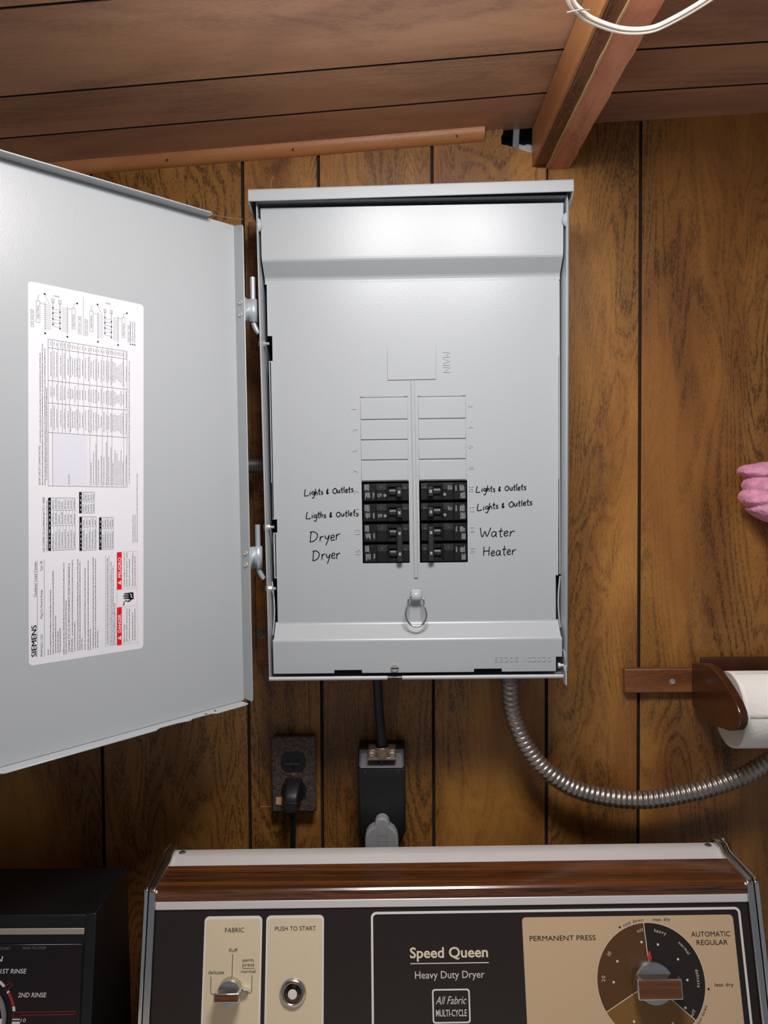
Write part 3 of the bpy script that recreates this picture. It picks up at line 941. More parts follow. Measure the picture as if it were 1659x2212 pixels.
for u, v0, v1 in ((19.2, 8, 14), (21.6, 8, 72), (24.2, 8, 91), (26.6, 9, 46), (29.0, 9, 30), (31.2, 9, 33), (35.0, 6, 98), (37.2, 6, 60), (43.8, 24, 101), (46.2, 8, 38), (49.4, 8, 101), (51.6, 8, 98),
                  (53.8, 8, 20), (57.0, 8, 92), (60.4, 7, 99), (62.6, 7, 28), (65.8, 8, 102), (68.2, 8, 100), (70.6, 8, 26), (81.4, 10, 100), (85.4, 8, 96), (87.6, 8, 92), (89.6, 8, 52)):
    greek(pr_, LT, v0, v1, -u, 1.0, ink, h1, rnd)
for u, v0, v1 in ((11.8, 216, 303), (14.0, 175, 312), (16.4, 175, 308), (18.0, 180, 270), (106.0, 178, 308)):
    greek(pr_, LT, v0, v1, -u, 0.95, ink, h1, rnd)
for u, v0, v1 in ((110.5, 115, 145), (112.8, 115, 146), (115.2, 115, 189)):
    greek(pr_, LT, v0, v1, -u, 0.8, ink, h1, rnd)
# rating table: lines, columns across u, rows along v
pr_.outline(LB, 19.0, 103.2, 174.0, 317.5, 0.35, ink, h1)
pr_.rect(LB, 23.4, 59.2, 174.2, 226.4, 'label_grey', h1)
for v_ in (309.0, 277.2, 255.3, 226.4):
    pr_.rect(LB, 19, 103.2, v_, v_ + 0.3, ink, h2)
cols = [23.4, 28.8, 33.1, 36.4, 40.4, 49.3, 55.3, 61.7, 69.3, 75.2, 80.9, 85.8, 99.2]
for c in cols:
    lo = 174.2 if c > 58 or c < 24 else 226.4
    pr_.rect(LB, c, c + 0.25, lo, 317.3, ink, h2)
for (v0, v1) in ((310.5, 316.5), (279, 308), (257, 276), (228, 254), (176, 225)):
    for a, b in zip([19.0] + cols, cols + [103.2]):
        if v1 == 225 and a < 59: continue
        nl = max(1, int((b - a) / 2.2))
        for q in range(nl):
            u = a + (b - a) * (q + 0.75) / nl
            L = (v1 - v0) * rnd.uniform(0.45, 0.95)
            c = (v0 + v1) / 2
            if v1 == 225: greek(pr_, LT, v0, v0 + L, -u, 0.75, ink, h1, rnd)
            else: greek(pr_, LT, c - L / 2, c + L / 2, -u, 0.75, ink, h1, rnd)
pr_.text(LT, 'NONE LISTED', 176, 186, -40.5, 1.2, ink, h2)
# four small tables with black heads
for u0, u1, v0, v1, nr, cl in ((19.0, 46.4, 110.5, 162.7, 8, (134.9, 150.0)), (50.4, 66.8, 147.0, 168.5, 5, (158.5,)), (50.7, 68.6, 109.0, 143.5, 5, (133.0,)), (71.7, 87.7, 109.0, 142.5, 5, (131.0,))):
    pr_.rect(LB, u0, u0 + 2.6, v0, v1, blk, h2)
    pr_.outline(LB, u0, u1, v0, v1, 0.3, ink, h1)
    greek(pr_, LT, v0 + 3, v1 - 3, -(u0 + 1.8), 0.9, 'label_paper', h3, rnd, gap=3)
    for q in range(nr):
        u = u0 + 2.6 + (u1 - u0 - 2.6) * q / nr
        pr_.rect(LB, u, u + 0.2, v0, v1, ink, h1)
        vs_ = [v0] + list(cl) + [v1]
        for a, b in zip(vs_[:-1], vs_[1:]):
            greek(pr_, LT, a + 1.5, b - (b - a) * rnd.uniform(0.1, 0.3), -(u + (u1 - u0 - 2.6) / nr * 0.75), 0.9, ink, h1, rnd)
    for c in cl:
        pr_.rect(LB, u0, u1, c, c + 0.25, ink, h1)
greek(pr_, LT, 110, 160, -18.2, 0.9, ink, h1, rnd)
# wiring diagrams
for o_ in (0.0, 54.2):
    pr_.outline(LB, o_ + 7.6, o_ + 11.4, 331.8, 352.8, 0.3, ink, h1)
    pr_.text(LT, 'NEUTRAL', 335.5, 349.0, -(o_ + 10.3), 1.6, ink, h1)
    pr_.outline(LB, o_ + 43.0, o_ + 46.6, 331.2, 352.2, 0.3, ink, h1)
    pr_.text(LT, 'NEUTRAL', 333.0, 346.5, -(o_ + 45.6), 1.6, ink, h1)
    for u, v0, v1 in ((2.3, 326.8, 343.4), (49.6, 327.5, 345.2)):
        pr_.outline(LB, o_ + u, o_ + u + 3.2, v0, v1, 0.25, ink, h1)
        pr_.text(LT, 'OPT GND', v0 + 1.2, v0 + 11.5, -(o_ + u + 2.3), 1.4, ink, h1)
        pr_.ribbon(LB, [(o_ + u + 0.4, v1 - 4.2), (o_ + u + 2.8, v1 - 0.8)], 0.25, ink, h1)
        pr_.ribbon(LB, [(o_ + u + 2.8, v1 - 4.2), (o_ + u + 0.4, v1 - 0.8)], 0.25, ink, h1)
    for u in (16.5, 38.5):
        pr_.rect(LB, o_ + u - 0.15, o_ + u + 0.15, 324.6, 353.0, ink, h1)
        for q in range(12):
            v_ = 327.5 + 2.05 * q
            pr_.rect(LB, o_ + u - 1.2, o_ + u + 1.2, v_, v_ + 0.22, ink, h1)
            sg = 1 if u < 30 else -1
            wav = [(o_ + u + sg * (1.2 + 4.6 * t / 8), v_ + 0.7 * math.sin(t * 1.2)) for t in range(9)]
            pr_.ribbon(LB, wav, 0.22, ink, h1)
    for u, v0, v1 in ((24.0, 331.0, 356.5), (31.1, 328.0, 356.5)):
        pr_.rect(LB, o_ + u - 0.2, o_ + u + 0.2, v0, v1, ink, h1)
        for q in range(4):
            pr_.prism([(o_ + u + 0.75 * math.cos(t), v0 + 1.5 + q * 5.4 + 0.75 * math.sin(t)) for t in [math.tau * z / 10 for z in range(10)]], LB, h1, h1 + 0.0001, blk)
        pr_.outline(LB, o_ + u - 1.5, o_ + u + 1.5, 353.6, 357.4, 0.25, ink, h2)
    for q in range(6):
        pr_.rect(LB, o_ + 24.0, o_ + 31.1, 330.5 + q * 3.4, 330.75 + q * 3.4, ink, h1)
    pr_.rect(LB, o_ + 11.4, o_ + 16.5, 350.6, 350.85, ink, h1)
    pr_.rect(LB, o_ + 38.5, o_ + 43.0, 350.6, 350.85, ink, h1)
    pr_.text(LB, 'LINE', o_ + 24.4, o_ + 30.2, 359.6 + o_ * 0.06, 1.7, ink, h1)
    for u, v_ in ((16.4, 322.6), (38.5, 322.6), (16.0, 360.5), (48.6, 357.5)):
        pr_.prism([(o_ + u + 0.9 * math.cos(t), v_ + 0.9 * math.sin(t)) for t in [math.tau * z / 12 for z in range(12)]], LB, h1, h1 + 0.0001, blk)
    pr_.ribbon(LB, [(o_ + 16.0, 360.0), (o_ + 20.5, 351.0)], 0.25, ink, h1)
    pr_.ribbon(LB, [(o_ + 9.4, 352.8), (o_ + 9.6, 357.5), (o_ + 11.2, 359.0)], 0.3, ink, h1)
    pr_.ribbon(LB, [(o_ + 45.0, 352.2), (o_ + 45.2, 356.5), (o_ + 47.4, 356.8)], 0.3, ink, h1)
pr_.rect(LB, 54.9, 55.2, 325.9, 365.5, ink, h1)
for u in (107.3, 109.8, 112.3):
    greek(pr_, LT, 327.5, 350.0, -u, 0.85, ink, h1, rnd)
    pr_.prism([(u - 0.4 + 0.7 * math.cos(t), 325.6 + 0.7 * math.sin(t)) for t in [math.tau * z / 10 for z in range(10)]], LB, h1, h1 + 0.0001, blk)
# danger notice
pr_.rect(LB, 91.5, 97.1, 7.2, 47.2, 'label_red', h1)
pr_.rect(LB, 91.5, 97.1, 66.0, 105.5, 'label_red', h1)
pr_.outline(LB, 91.5, 115.2, 7.0, 105.7, 0.3, 'label_pink_line', h1)
for v_ in (47.2, 65.9):
    pr_.rect(LB, 91.5, 115.2, v_, v_ + 0.3, 'label_pink_line', h1)
pr_.text(LT, 'DANGER', 20.6, 39.7, -96.2, 3.3, 'label_paper', h2, bold=0.012)
pr_.text(LT, 'PELIGRO', 78.6, 99.8, -96.2, 3.3, 'label_paper', h2, bold=0.012)
for a in (12.4, 71.0):
    pr_.add([LT(a, -96.2, h2), LT(a + 4.6, -96.2, h2), LT(a + 2.3, -92.3, h2)], [(0, 1, 2)], 'label_paper')
    pr_.rect(LT, a + 2.1, a + 2.5, -95.2, -93.6, 'label_red', h3)
for a, rows_ in ((9.0, (('Hazardous Voltage.', 20), ('Will cause death, serious injury', 36), ('or substantial property damage.', 36))),
                 (68.0, (('Voltaje peligroso. Causar\u00e1 la', 36), ('muerte, lesiones graves o da\u00f1o', 37), ('substancial a la propiedad.', 30)))):
    for q, (t_, L) in enumerate(rows_):
        pr_.text(LT, t_, a, a + L, -(100.6 + q * 2.9), 1.5, blk, h1)
for u in (110.2, 112.9):
    greek(pr_, LT, 10, 10 + (30 if u < 111 else 34), -u, 1.0, ink, h1, rnd)
    greek(pr_, LT, 68, 68 + (37 if u < 111 else 33), -u, 1.0, ink, h1, rnd)
# hand and spark pictogram
hc = lambda a, b: (50.0 + a, -(111.0 - b))
pr_.prism([hc(4.6, 0), hc(11.6, 0.5), hc(12.2, 4.6), hc(10.6, 6.2), hc(4.8, 6.0), hc(3.8, 3.6)], LT, h1, h2, blk)
for q in range(4):
    a = 5.2 + q * 1.75
    pr_.prism([hc(a, 5.5), hc(a + 1.35, 5.5), hc(a + 1.1, 11.4 + (0.8 if q in (1, 2) else 0)), hc(a + 0.2, 11.4 + (0.8 if q in (1, 2) else 0))], LT, h1, h2, blk)
pr_.ribbon(LT, [hc(4.2, 3.2), hc(2.4, 5.2), hc(2.8, 7.2)], 1.3, blk, h1)
pr_.ribbon(LT, [(p[0], p[1]) for p in smooth_path([hc(-1.2, 12.8) + (0,), hc(0.4, 11.0) + (0,), hc(1.8, 11.6) + (0,), hc(3.6, 9.0) + (0,), hc(2.6, 7.2) + (0,), hc(3.6, 5.6) + (0,)], 5)], 0.9, blk, h1)
pr_.ribbon(LT, [hc(6.2, 1.8), hc(8.0, 3.8), hc(8.6, 2.4), hc(10.6, 4.4)], 0.8, 'label_paper', h3)
obj('label_print', pr_, door, smooth=False, kind='stuff')

# ------------------------------------------------------------------ circuit breakers
YB = YM + 0.0006


def breaker(left, zs, amp, label, sec):
    x_out = -0.0393 if left else 0.0893
    sg = 1 if left else -1
    zc = sum(zs) / len(zs)
    root = empty('circuit_breaker', (0.5 * (x_out + x_out + sg * 0.057), YB, min(zs) - 0.0105), label, 'circuit breaker', 'breakers in the grey panel')
    BFz = lambda z0: (lambda u, v, w=0.0: V((x_out + sg * u / 1000, YB - w / 1000, z0 + v / 1000)))
    rb = random.Random(int(zc * 10000) + (1 if left else 0))
    for z in zs:
        F = BFz(z)
        top, bot_ = 10.3, -10.6
        mb = MB()
        mb.fbox(F, 0.6, 56.6, bot_ - 1.0, top + 0.6, -24, -2.2, 'black_recess')
        mb.fbox(F, 0.6, 16.4, bot_, top, -14, 0.6, 'black_plastic')            # label end
        mb.fbox(F, 16.8, 29.6, bot_, 1.6, -14, 1.4, 'black_plastic')
        mb.fbox(F, 16.8, 29.6, 1.9, top, -14, 0.8, 'dark_plastic')
        mb.fbox(F, 30.2, 47.8, 6.2, top, -14, 2.2, 'black_plastic')            # collar round the handle
        mb.fbox(F, 30.2, 47.8, bot_, -6.6, -14, 2.2, 'black_plastic')
        mb.fbox(F, 30.2, 32.0, -6.6, 6.2, -14, 2.2, 'black_plastic')
        mb.fbox(F, 48.2, 56.6, 2.4, top, -14, 1.2, 'dark_plastic')
        mb.fbox(F, 48.2, 56.6, bot_, 2.0, -14, 0.6, 'black_plastic')
        obj('body', mb, root, bevel=0.0004, seg=1)
        mb = MB()
        mb.lathe(lambda u, v, w, F=F: F(37.0 + w, v, u - 3.5), [(5.2, -4.4), (5.2, 5.4)], 16, 'dark_plastic')
        obj('handle_drum', mb, root, bevel=0.0003, seg=1)
        # moulded marks and tiny print
        mb = MB()
        TF = (lambda a, b, w=0.0, z=z: V((x_out + 0.057 * sg / 1000 + (b * sg) / 1000, YB - w / 1000, z - sg * a / 1000)))
        for q in range(6):
            b_ = 2.2 + q * 1.05
            if not sec or q < 5: greek(mb, TF, -9.6 if left else -9.0, rb.uniform(-3.0, -1.0), b_, 0.55, 'print_white', 0.75, rb)
        for q in range(8):
            b_ = 3.0 + q * 1.05
            greek(mb, TF, 0.4, rb.uniform(5, 8.8), b_ + (3.2 if q > 5 else 0), 0.55, 'print_white', 0.75, rb)
        if not sec:
            ring = [(22.0 + 2.0 * math.cos(t), -5.0 + 2.0 * math.sin(t)) for t in [math.tau * q / 18 for q in range(19)]]
            mb.ribbon(F, [(27.4 + 1.5 * math.cos(t), -4.0 + 1.5 * math.sin(t)) for t in [math.tau * q / 18 for q in range(19)]], 0.4, 'print_white', 1.5)
            mb.ribbon(F, [(26.9, -3.4), (27.0, -4.5), (27.8, -4.5), (27.8, -3.4)], 0.35, 'print_white', 1.5)
            for q in range(4):
                greek(mb, TF, 1.6, rb.uniform(4.5, 7), 18.6 + q * 1.4, 0.55, 'print_white', 1.55, rb)
        mb.rect(F, 50.2, 54.2, 4.4, 4.9, 'washer_grey', 1.3)
        mb.rect(F, 52.0, 52.5, 4.4, 6.6, 'washer_grey', 1.3)
        mb.ribbon(F, [(23.2 + 1.1 * math.cos(t), 6.0 + 1.1 * math.sin(t)) for t in [math.tau * q / 14 for q in range(11)]], 0.35, 'washer_grey', 0.9)
        obj('print', mb, root, smooth=False, kind='stuff')
    # handle, thrown towards the centre; doubles share one tie bar
    z_hi, z_lo = max(zs) + 0.0057, min(zs) - 0.0057
    if sec: z_hi += 0.0012; z_lo -= 0.0036
    mb = MB()
    H = lambda u, z, w: V((x_out + sg * u / 1000, YB - w / 1000, z))
    pts = [(40.8, 1.0), (47.8, 1.6), (48.3, 8.2), (46.4, 9.6), (42.6, 9.2), (41.6, 7.6)]
    mb.prism([(p[0], p[1]) for p in pts], lambda u, w, z: H(u, z, w), z_lo, z_hi, 'dark_plastic')
    hd = obj('handle', mb, root, bevel=0.0005)
    mb = Words(root, 'rating_print')
    for z in zs:
        if left:
            TF = lambda a, b, w=0.0, z=z: V((x_out + (45.0 + b) / 1000, YB - 9.75 / 1000, z - a / 1000))
        else:
            TF = lambda a, b, w=0.0, z=z: V((x_out - (45.0 + b) / 1000, YB - 9.75 / 1000, z + a / 1000))
        mb.text(TF, amp, 0, None, -1.3, 2.7, 'print_white', 0.0, bold=0.02, center=0)



ZR = [1.5331, 1.5078, 1.4824, 1.4570]
breaker(True, [ZR[0]], '20', 'black 20 amp breaker at number 9, upper left of the black row', False)
breaker(True, [ZR[1]], '20', 'black 20 amp breaker at number 11, beside the misspelt Ligths note', False)
breaker(True, ZR[2:], '30', 'black double 30 amp breaker beside the two Dryer notes', True)
breaker(False, [ZR[0] + .0004], '20', 'black 20 amp breaker at number 10, upper right of the black row', False)
breaker(False, [ZR[1] + .0004], '20', 'black 20 amp breaker at number 12, right column above the double one', False)
breaker(False, [z + .0004 for z in ZR[2:]], '30', 'black double 30 amp breaker beside the Water Heater notes', True)

# ------------------------------------------------------------------ pipe stub between door and panel
pm = MB()
pm.tube([(-0.265, -0.045, 1.5690), (-0.196, -0.045, 1.5690)], 0.0085, 'pipe_metal', n=20)
stub = empty('pipe_connector', (-0.20, -0.045, 1.5690), 'short grey metal pipe entering the left side of the panel behind its door', 'pipe')
obj('pipe', pm, stub, bevel=0.0)
obj('coupling', MB().tube([(-0.197, -0.045, 1.5690), (-0.163, -0.045, 1.5690)], 0.0098, 'pipe_metal', n=20), stub, bevel=0.0008)
obj('lock_nut', MB().tube([(-0.168, -0.045, 1.5690), (-0.1625, -0.045, 1.5690)], 0.0125, 'screw_metal', n=8), stub)

# ------------------------------------------------------------------ wall outlet and plug
ou = empty('wall_outlet', (-0.1415, 0.0, 1.0955), 'old mottled brown metal duplex outlet on the wall under the panel', 'outlet')
OX0, OX1, OZ0, OZ1, OY = -0.1722, -0.1118, 1.0960, 1.2005, -0.020
mb = MB().box(OX0 + 0.002, OX1 - 0.002, OY + 0.004, 0.0, OZ0 + 0.002, OZ1 - 0.002, 'plate_brown')
obj('box', mb, ou, bevel=0.002)
mb = MB().prism(rrect(OX0, OX1, OZ0, OZ1, 0.003), facing(OY), -0.006, 0.0, 'plate_brown')
obj('cover_plate', mb, ou, bevel=0.0016)
for zc in (1.1660, 1.1262):
    pts = []
    for t in range(28):
        a = math.tau * t / 28
        pts.append((-0.1425 + 0.0172 * math.cos(a), zc + max(-0.0138, min(0.0138, 0.0172 * math.sin(a)))))
    r_ = obj('receptacle', MB().prism(pts, facing(OY), -0.002, 0.0014, 'black_rubber'), ou, bevel=0.0006)
    mb = MB().rect(facing(OY), -0.1502, -0.1486, zc - 0.0015, zc + 0.0060, 'void_dark', 0.0016).rect(facing(OY), -0.1366, -0.1350, zc - 0.0015, zc + 0.0055, 'void_dark', 0.0016)
    mb.prism([(-0.1425 + 0.0026 * math.cos(t), zc - 0.0075 + 0.0026 * math.sin(t)) for t in [math.tau * q / 14 for q in range(14)]], facing(OY), 0.0014, 0.0016, 'void_dark')
    mb.rect(facing(OY), -0.1525, -0.1340, zc - 0.0030, zc - 0.0025, 'washer_grey', 0.0016)
    obj('slot', mb, r_)
obj('plate_screw', MB().lathe(SCREW(-0.1430, 1.1483, OY), [(0.0030, 0.0), (0.0026, 0.0010), (0.0, 0.0014)], 14, 'clamp_metal'), ou)
obj('tape_scrap', MB().prism([(-0.1672, 1.1068), (-0.1600, 1.1062), (-0.1595, 1.1168), (-0.1668, 1.1172)], facing(OY), 0.0, 0.0004, 'splinter'), ou)

pl = empty('power_plug', (-0.1415, -0.03, 1.0600), 'black plug and cord in the lower half of the brown outlet', 'plug')
mb = MB()
PLY = OY - 0.0016
prof_ = [(0.0, 0.0120, 0.0130, 1.1310), (0.006, 0.0120, 0.0130, 1.1310), (0.016, 0.0104, 0.0116, 1.1280), (0.026, 0.0095, 0.0105, 1.1230), (0.032, 0.0075, 0.0090, 1.1180)]
ring = []
for d_, hw, hh, zc in prof_:
    ring += [(p[0] - 0.1422, PLY - d_, p[1] + zc) for p in rrect(-hw, hw, -hh, hh, 0.004, 3)]
k = len(ring) // len(prof_)
mb.add(ring, [(r * k + q, r * k + (q + 1) % k, (r + 1) * k + (q + 1) % k, (r + 1) * k + q) for r in range(len(prof_) - 1) for q in range(k)] +
       [tuple(range(k)), tuple((len(prof_) - 1) * k + q for q in range(k))], 'black_rubber')
obj('plug_body', mb, pl, angle=50)
mb = MB()
for q in range(5):
    z = 1.1215 - q * 0.0040
    mb.fbox(lambda u, v, w, z=z: V((-0.1422 + u, PLY - 0.020 - w, z + v)), -0.0085 + q * .0006, 0.0085 - q * .0006, -0.0012, 0.0012, 0.0, 0.0125 - q * 0.0008, 'black_rubber')
obj('grip_ridge', mb, pl, bevel=0.0006)
pth = smooth_path([(-0.1422, PLY - 0.020, 1.1180), (-0.1419, PLY - 0.022, 1.1060), (-0.1414, PLY - 0.020, 1.0900), (-0.1425, PLY - 0.018, 1.0600), (-0.1440, PLY - 0.012, 1.0100), (-0.1460, PLY - 0.010, 0.9500)], 6)
mb = MB().tube(pth, [0.0072 - 0.0030 * min(1, k / 12) for k in range(len(pth))], 'black_rubber', n=12, flat=0.7)
obj('cord', mb, pl)

# ------------------------------------------------------------------ dryer receptacle with clamp, feed cable and grey plug
dr_o = empty('dryer_receptacle', (-0.0215, 0.0, 1.0620), 'black surface-mounted dryer receptacle with a metal cable clamp on the wall', 'receptacle')
mb = MB()
body = [(-0.0530, 1.1690), (-0.0530, 1.0830), (-0.0450, 1.0640), (0.0010, 1.0640), (0.0095, 1.0830), (0.0095, 1.1690)]
mb.prism(body, WALL, 0.0, 0.0540, 'black_rubber')
obj('housing', mb, dr_o, bevel=0.003)
mb = MB().prism([(0.0, 1.1690), (0.0, 1.1885), (-0.0330, 1.1885), (-0.0535, 1.1690)], lambda y, z, x: V((x, y, z)), -0.0530, 0.0098, 'black_rubber')
obj('top_housing', mb, dr_o, bevel=0.002)
mb = MB().prism([(-0.0500, 1.1692), (0.0068, 1.1692), (0.0058, 1.1840), (-0.0490, 1.1840)], lambda x, z, w: V((x, -0.0533 - w + (z - 1.1692) * 1.05, z)), 0.0, 0.0018, 'dull_grey')
obj('top_face', mb, dr_o, bevel=0.001)
FB = facing(-0.0540)
FI = lambda x, z, w=0.0: FB(-0.0430 - x, 2.3246 - z, w)      # the receptacle hangs upside down
FJ = lambda x, z, w=0.0: FB(-0.0425 - x, 2.2200 - z, w)
mb = Words(dr_o, 'moulded_lettering')
mb.text(FI, 'LEVITON', -0.0385, -0.0045, 1.1588, 0.0070, 'dark_plastic', 0.0002, depth=0.0006)
mb.outline(FB, -0.0400, -0.0030, 1.1570, 1.1676, 0.0005, 'dark_plastic', 0.0003)
mb.text(FJ, '30A-125/250V', -0.0390, -0.0035, 1.1085, 0.0030, 'dark_plastic', 0.0002, depth=0.0003)
mb.rect(FB, -0.0400, -0.0030, 1.1068, 1.1073, 'dark_plastic', 0.0004)
for x in (-0.0435, 0.0005):
    obj('face_screw', MB().lathe(SCREW(x, 1.1635, -0.0540), [(0.0026, 0.0), (0.0022, 0.0008), (0.0, 0.0010)], 12, 'dark_plastic'), dr_o)
cl = MB()
cl.box(-0.0395, -0.0024, -0.0590, -0.0330, 1.1810, 1.1845, 'clamp_metal')
cl.box(-0.0385, -0.0290, -0.0570, -0.0350, 1.1830, 1.1945, 'clamp_metal').box(-0.0125, -0.0030, -0.0570, -0.0350, 1.1830, 1.1945, 'clamp_metal')
n = 9
hoop = [(-0.0208 + 0.0110 * math.cos(math.pi * q / (n - 1)), -0.0500 - 0.0110 * math.sin(math.pi * q / (n - 1))) for q in range(n)]
v = []
for z in (1.1830, 1.1975):
    for q in hoop: v.append((q[0], q[1], z))
    for q in reversed(hoop): v.append((-0.0208 + (q[0] + 0.0208) * 0.85, -0.0500 + (q[1] + 0.0500) * 0.85, z))
k = 2 * n
cl.add(v, [tuple(range(k - 1, -1, -1)), tuple(range(k, 2 * k))] + [(q, (q + 1) % k, k + (q + 1) % k, k + q) for q in range(k)], 'clamp_metal')
clo = obj('cable_clamp', cl, dr_o, bevel=0.0006)
for x in (-0.0342, -0.0074):
    ms = MB().lathe(SCREW(x, 1.1888, -0.0570), [(0.0034, 0.0), (0.0030, 0.0014), (0.0, 0.0020)], 12, 'screw_metal')
    ms.box(x - 0.0028, x + 0.0028, -0.0592, -0.0588, 1.1884, 1.1892, 'void_dark')
    obj('clamp_screw', ms, clo)
pth = smooth_path([(-0.0268, -0.062, 1.3045), (-0.0252, -0.056, 1.2800), (-0.0243, -0.050, 1.2500), (-0.0222, -0.048, 1.2200), (-0.0205, -0.048, 1.1950), (-0.0205, -0.046, 1.1700)], 6)
fc = empty('feed_cable', (-0.0205, -0.048, 1.1800), 'thick black cable from the panel bottom down to the dryer receptacle', 'cable')
obj('sheath', MB().tube(pth, 0.0066, 'black_rubber', n=16, flat=0.85), fc)
obj('cable_connector', MB().tube([(-0.0266, -0.0615, 1.3045), (-0.0262, -0.0600, 1.2960)], 0.0095, 'dark_plastic', n=16), fc)

gp = empty('dryer_plug', (-0.0215, -0.065, 1.0100), 'grey flat round dryer plug in the bottom of the black receptacle', 'plug')
outl = [(-0.0215 + 0.0092 * math.cos(math.pi * q / 10), 1.1010 + 0.0085 * math.sin(math.pi * q / 10)) for q in range(11)]
outl += [(-0.0315, 1.0985), (-0.0385, 1.0940), (-0.0425, 1.0880), (-0.0440, 1.0800), (-0.0440, 1.0300), (-0.0005, 1.0300), (-0.0005, 1.0800), (-0.0022, 1.0880), (-0.0060, 1.0940), (-0.0120, 1.0985)]
mb = MB().prism(outl, FB, 0.0, 0.0170, 'grey_rubber')
gpo = obj('plug_body', mb, gp, bevel=0.0030, seg=3)
mb = MB()
mb.ribbon(facing(-0.0710), [(-0.0280, 1.0300), (-0.0280, 1.0950)], 0.0005, 'washer_grey', 0.0002)
mb.ribbon(facing(-0.0710), [(-0.0150, 1.0300), (-0.0150, 1.0950)], 0.0005, 'washer_grey', 0.0002)
mb.ribbon(facing(-0.0710), [(-0.0262, 1.0300), (-0.0262, 1.0850), (-0.0250, 1.0865), (-0.0180, 1.0865), (-0.0168, 1.0850), (-0.0168, 1.0300)], 0.0005, 'washer_grey', 0.0002)
obj('moulded_line', mb, gp, smooth=False)
obj('cord', MB().tube(smooth_path([(-0.022, -0.062, 1.032), (-0.022, -0.058, 0.99), (-0.03, -0.05, 0.93), (-0.03, -0.05, 0.80)], 5), 0.009, 'grey_rubber', n=12), gp)

# ------------------------------------------------------------------ flexible metal conduit
ctr = smooth_path([(0.1475, -0.052, 1.2960), (0.1476, -0.050, 1.2799), (0.1503, -0.050, 1.2460), (0.1653, -0.050, 1.2027), (0.1955, -0.050, 1.1622), (0.2441, -0.050, 1.1339), (0.3171, -0.050, 1.1222), (0.3899, -0.050, 1.1328),
                   (0.4503, -0.048, 1.1509), (0.4858, -0.046, 1.1692), (0.5500, -0.042, 1.2050), (0.6300, -0.035, 1.2600), (0.7000, -0.03, 1.3300)], 60)
acc = [0.0]
for p, q in zip(ctr[:-1], ctr[1:]): acc.append(acc[-1] + (q - p).length)
stepL = 0.0072 / 8
samples = []; j = 0; s_ = 0.0
while s_ < acc[-1]:
    while acc[j + 1] < s_: j += 1
    t = (s_ - acc[j]) / max(1e-9, acc[j + 1] - acc[j])
    samples.append((s_, ctr[j].lerp(ctr[j + 1], t))); s_ += stepL


def corr(s0):
    def f(t):
        ph = (s0 / 0.0072 + t / math.tau) % 1.0
        return 0.0098 + 0.0022 * math.sin(math.pi * ph) ** 0.7
    return f


fx = empty('flexible_conduit', (0.32, -0.05, 1.11), 'flexible spiral metal conduit hanging in a loop from the panel to the right', 'conduit')
obj('spiral_hose', MB().tube([p for _, p in samples], [corr(q) for q, _ in samples], 'conduit_metal', n=18), fx, angle=80)
cn = MB().tube([(0.1473, -0.052, 1.3048), (0.1475, -0.052, 1.2975)], 0.0165, 'pipe_metal', n=8).tube([(0.1473, -0.052, 1.2985), (0.1476, -0.0515, 1.2830)], 0.0128, 'pipe_metal', n=20)
cn.box(0.1610, 0.1680, -0.064, -0.048, 1.2965, 1.3045, 'pipe_metal')
obj('box_connector', cn, fx, bevel=0.0006)

# ------------------------------------------------------------------ paper towel holder and roll
ph = empty('paper_towel_holder', (0.53, 0.0, 1.235), 'dark brown wooden paper towel holder screwed to the wall by a lighter strip', 'towel holder')
mb = MB().box(0.3100, 0.760, -0.0115, 0.0, 1.2535, 1.2868, 'strip_wood')
so = obj('mounting_strip', mb, ph, bevel=0.0018)
ms = MB().lathe(SCREW(0.3745, 1.2690, -0.0115), [(0.0040, 0.0), (0.0037, 0.0009), (0.0012, 0.0010), (0.0010, 0.0004), (0.0, 0.0004)], 16, 'screw_metal')
obj('strip_screw', ms, so)
brp = [(-0.0120, 1.2362), (-0.0120, 1.2960), (-0.0500, 1.3030), (-0.0690, 1.3052), (-0.0900, 1.3026), (-0.1120, 1.2955), (-0.1300, 1.2880), (-0.1450, 1.2800), (-0.1545, 1.2715), (-0.1575, 1.2640), (-0.1560, 1.2565),
       (-0.1500, 1.2490), (-0.1400, 1.2438), (-0.1270, 1.2395), (-0.0969, 1.2338), (-0.0700, 1.2322), (-0.0450, 1.2330)]
for x in (0.4000, 0.6960):
    mb = MB().prism(brp, lambda u, v_, w, x=x: V((x + w, u, v_)), 0.0, 0.0110, 'holder_wood')
    obj('bracket', mb, ph, bevel=0.0020, seg=3)
mb = MB().box(0.4105, 0.6965, -0.0200, -0.0120, 1.2600, 1.3030, 'holder_wood')
obj('back_rail', mb, ph, bevel=0.0015)
obj('rod', MB().tube([(0.405, -0.088, 1.2545), (0.70, -0.088, 1.2545)], 0.008, 'holder_wood', n=16), ph)
RX = lambda u, v_, w: V((w, -0.0900 + u, 1.2545 + v_))
pr = empty('paper_towel_roll', (0.55, -0.09, 1.2075), 'white paper towel roll on the dark wooden holder', 'paper towels')
prof_ = [(0.0195, 0.4165)]
for q in range(9):
    r = 0.0195 + (0.0465 - 0.0195) * q / 8
    prof_ += [(r, 0.4163 + (0.0006 if q % 2 else 0.0))]
mb = MB().lathe(RX, [(0.0195, 0.688)] + prof_[1:] + [(0.0470, 0.4178), (0.0472, 0.420), (0.0472, 0.689), (0.0195, 0.689)], 64, 'paper_white', ['paper_end'] * 9 + ['paper_end', 'paper_white', 'paper_white', 'paper_end'])
obj('paper', mb, pr, angle=50)
obj('cardboard_core', MB().lathe(RX, [(0.0185, 0.417), (0.0195, 0.417), (0.0195, 0.688), (0.0185, 0.688)], 32, 'cardboard'), pr)
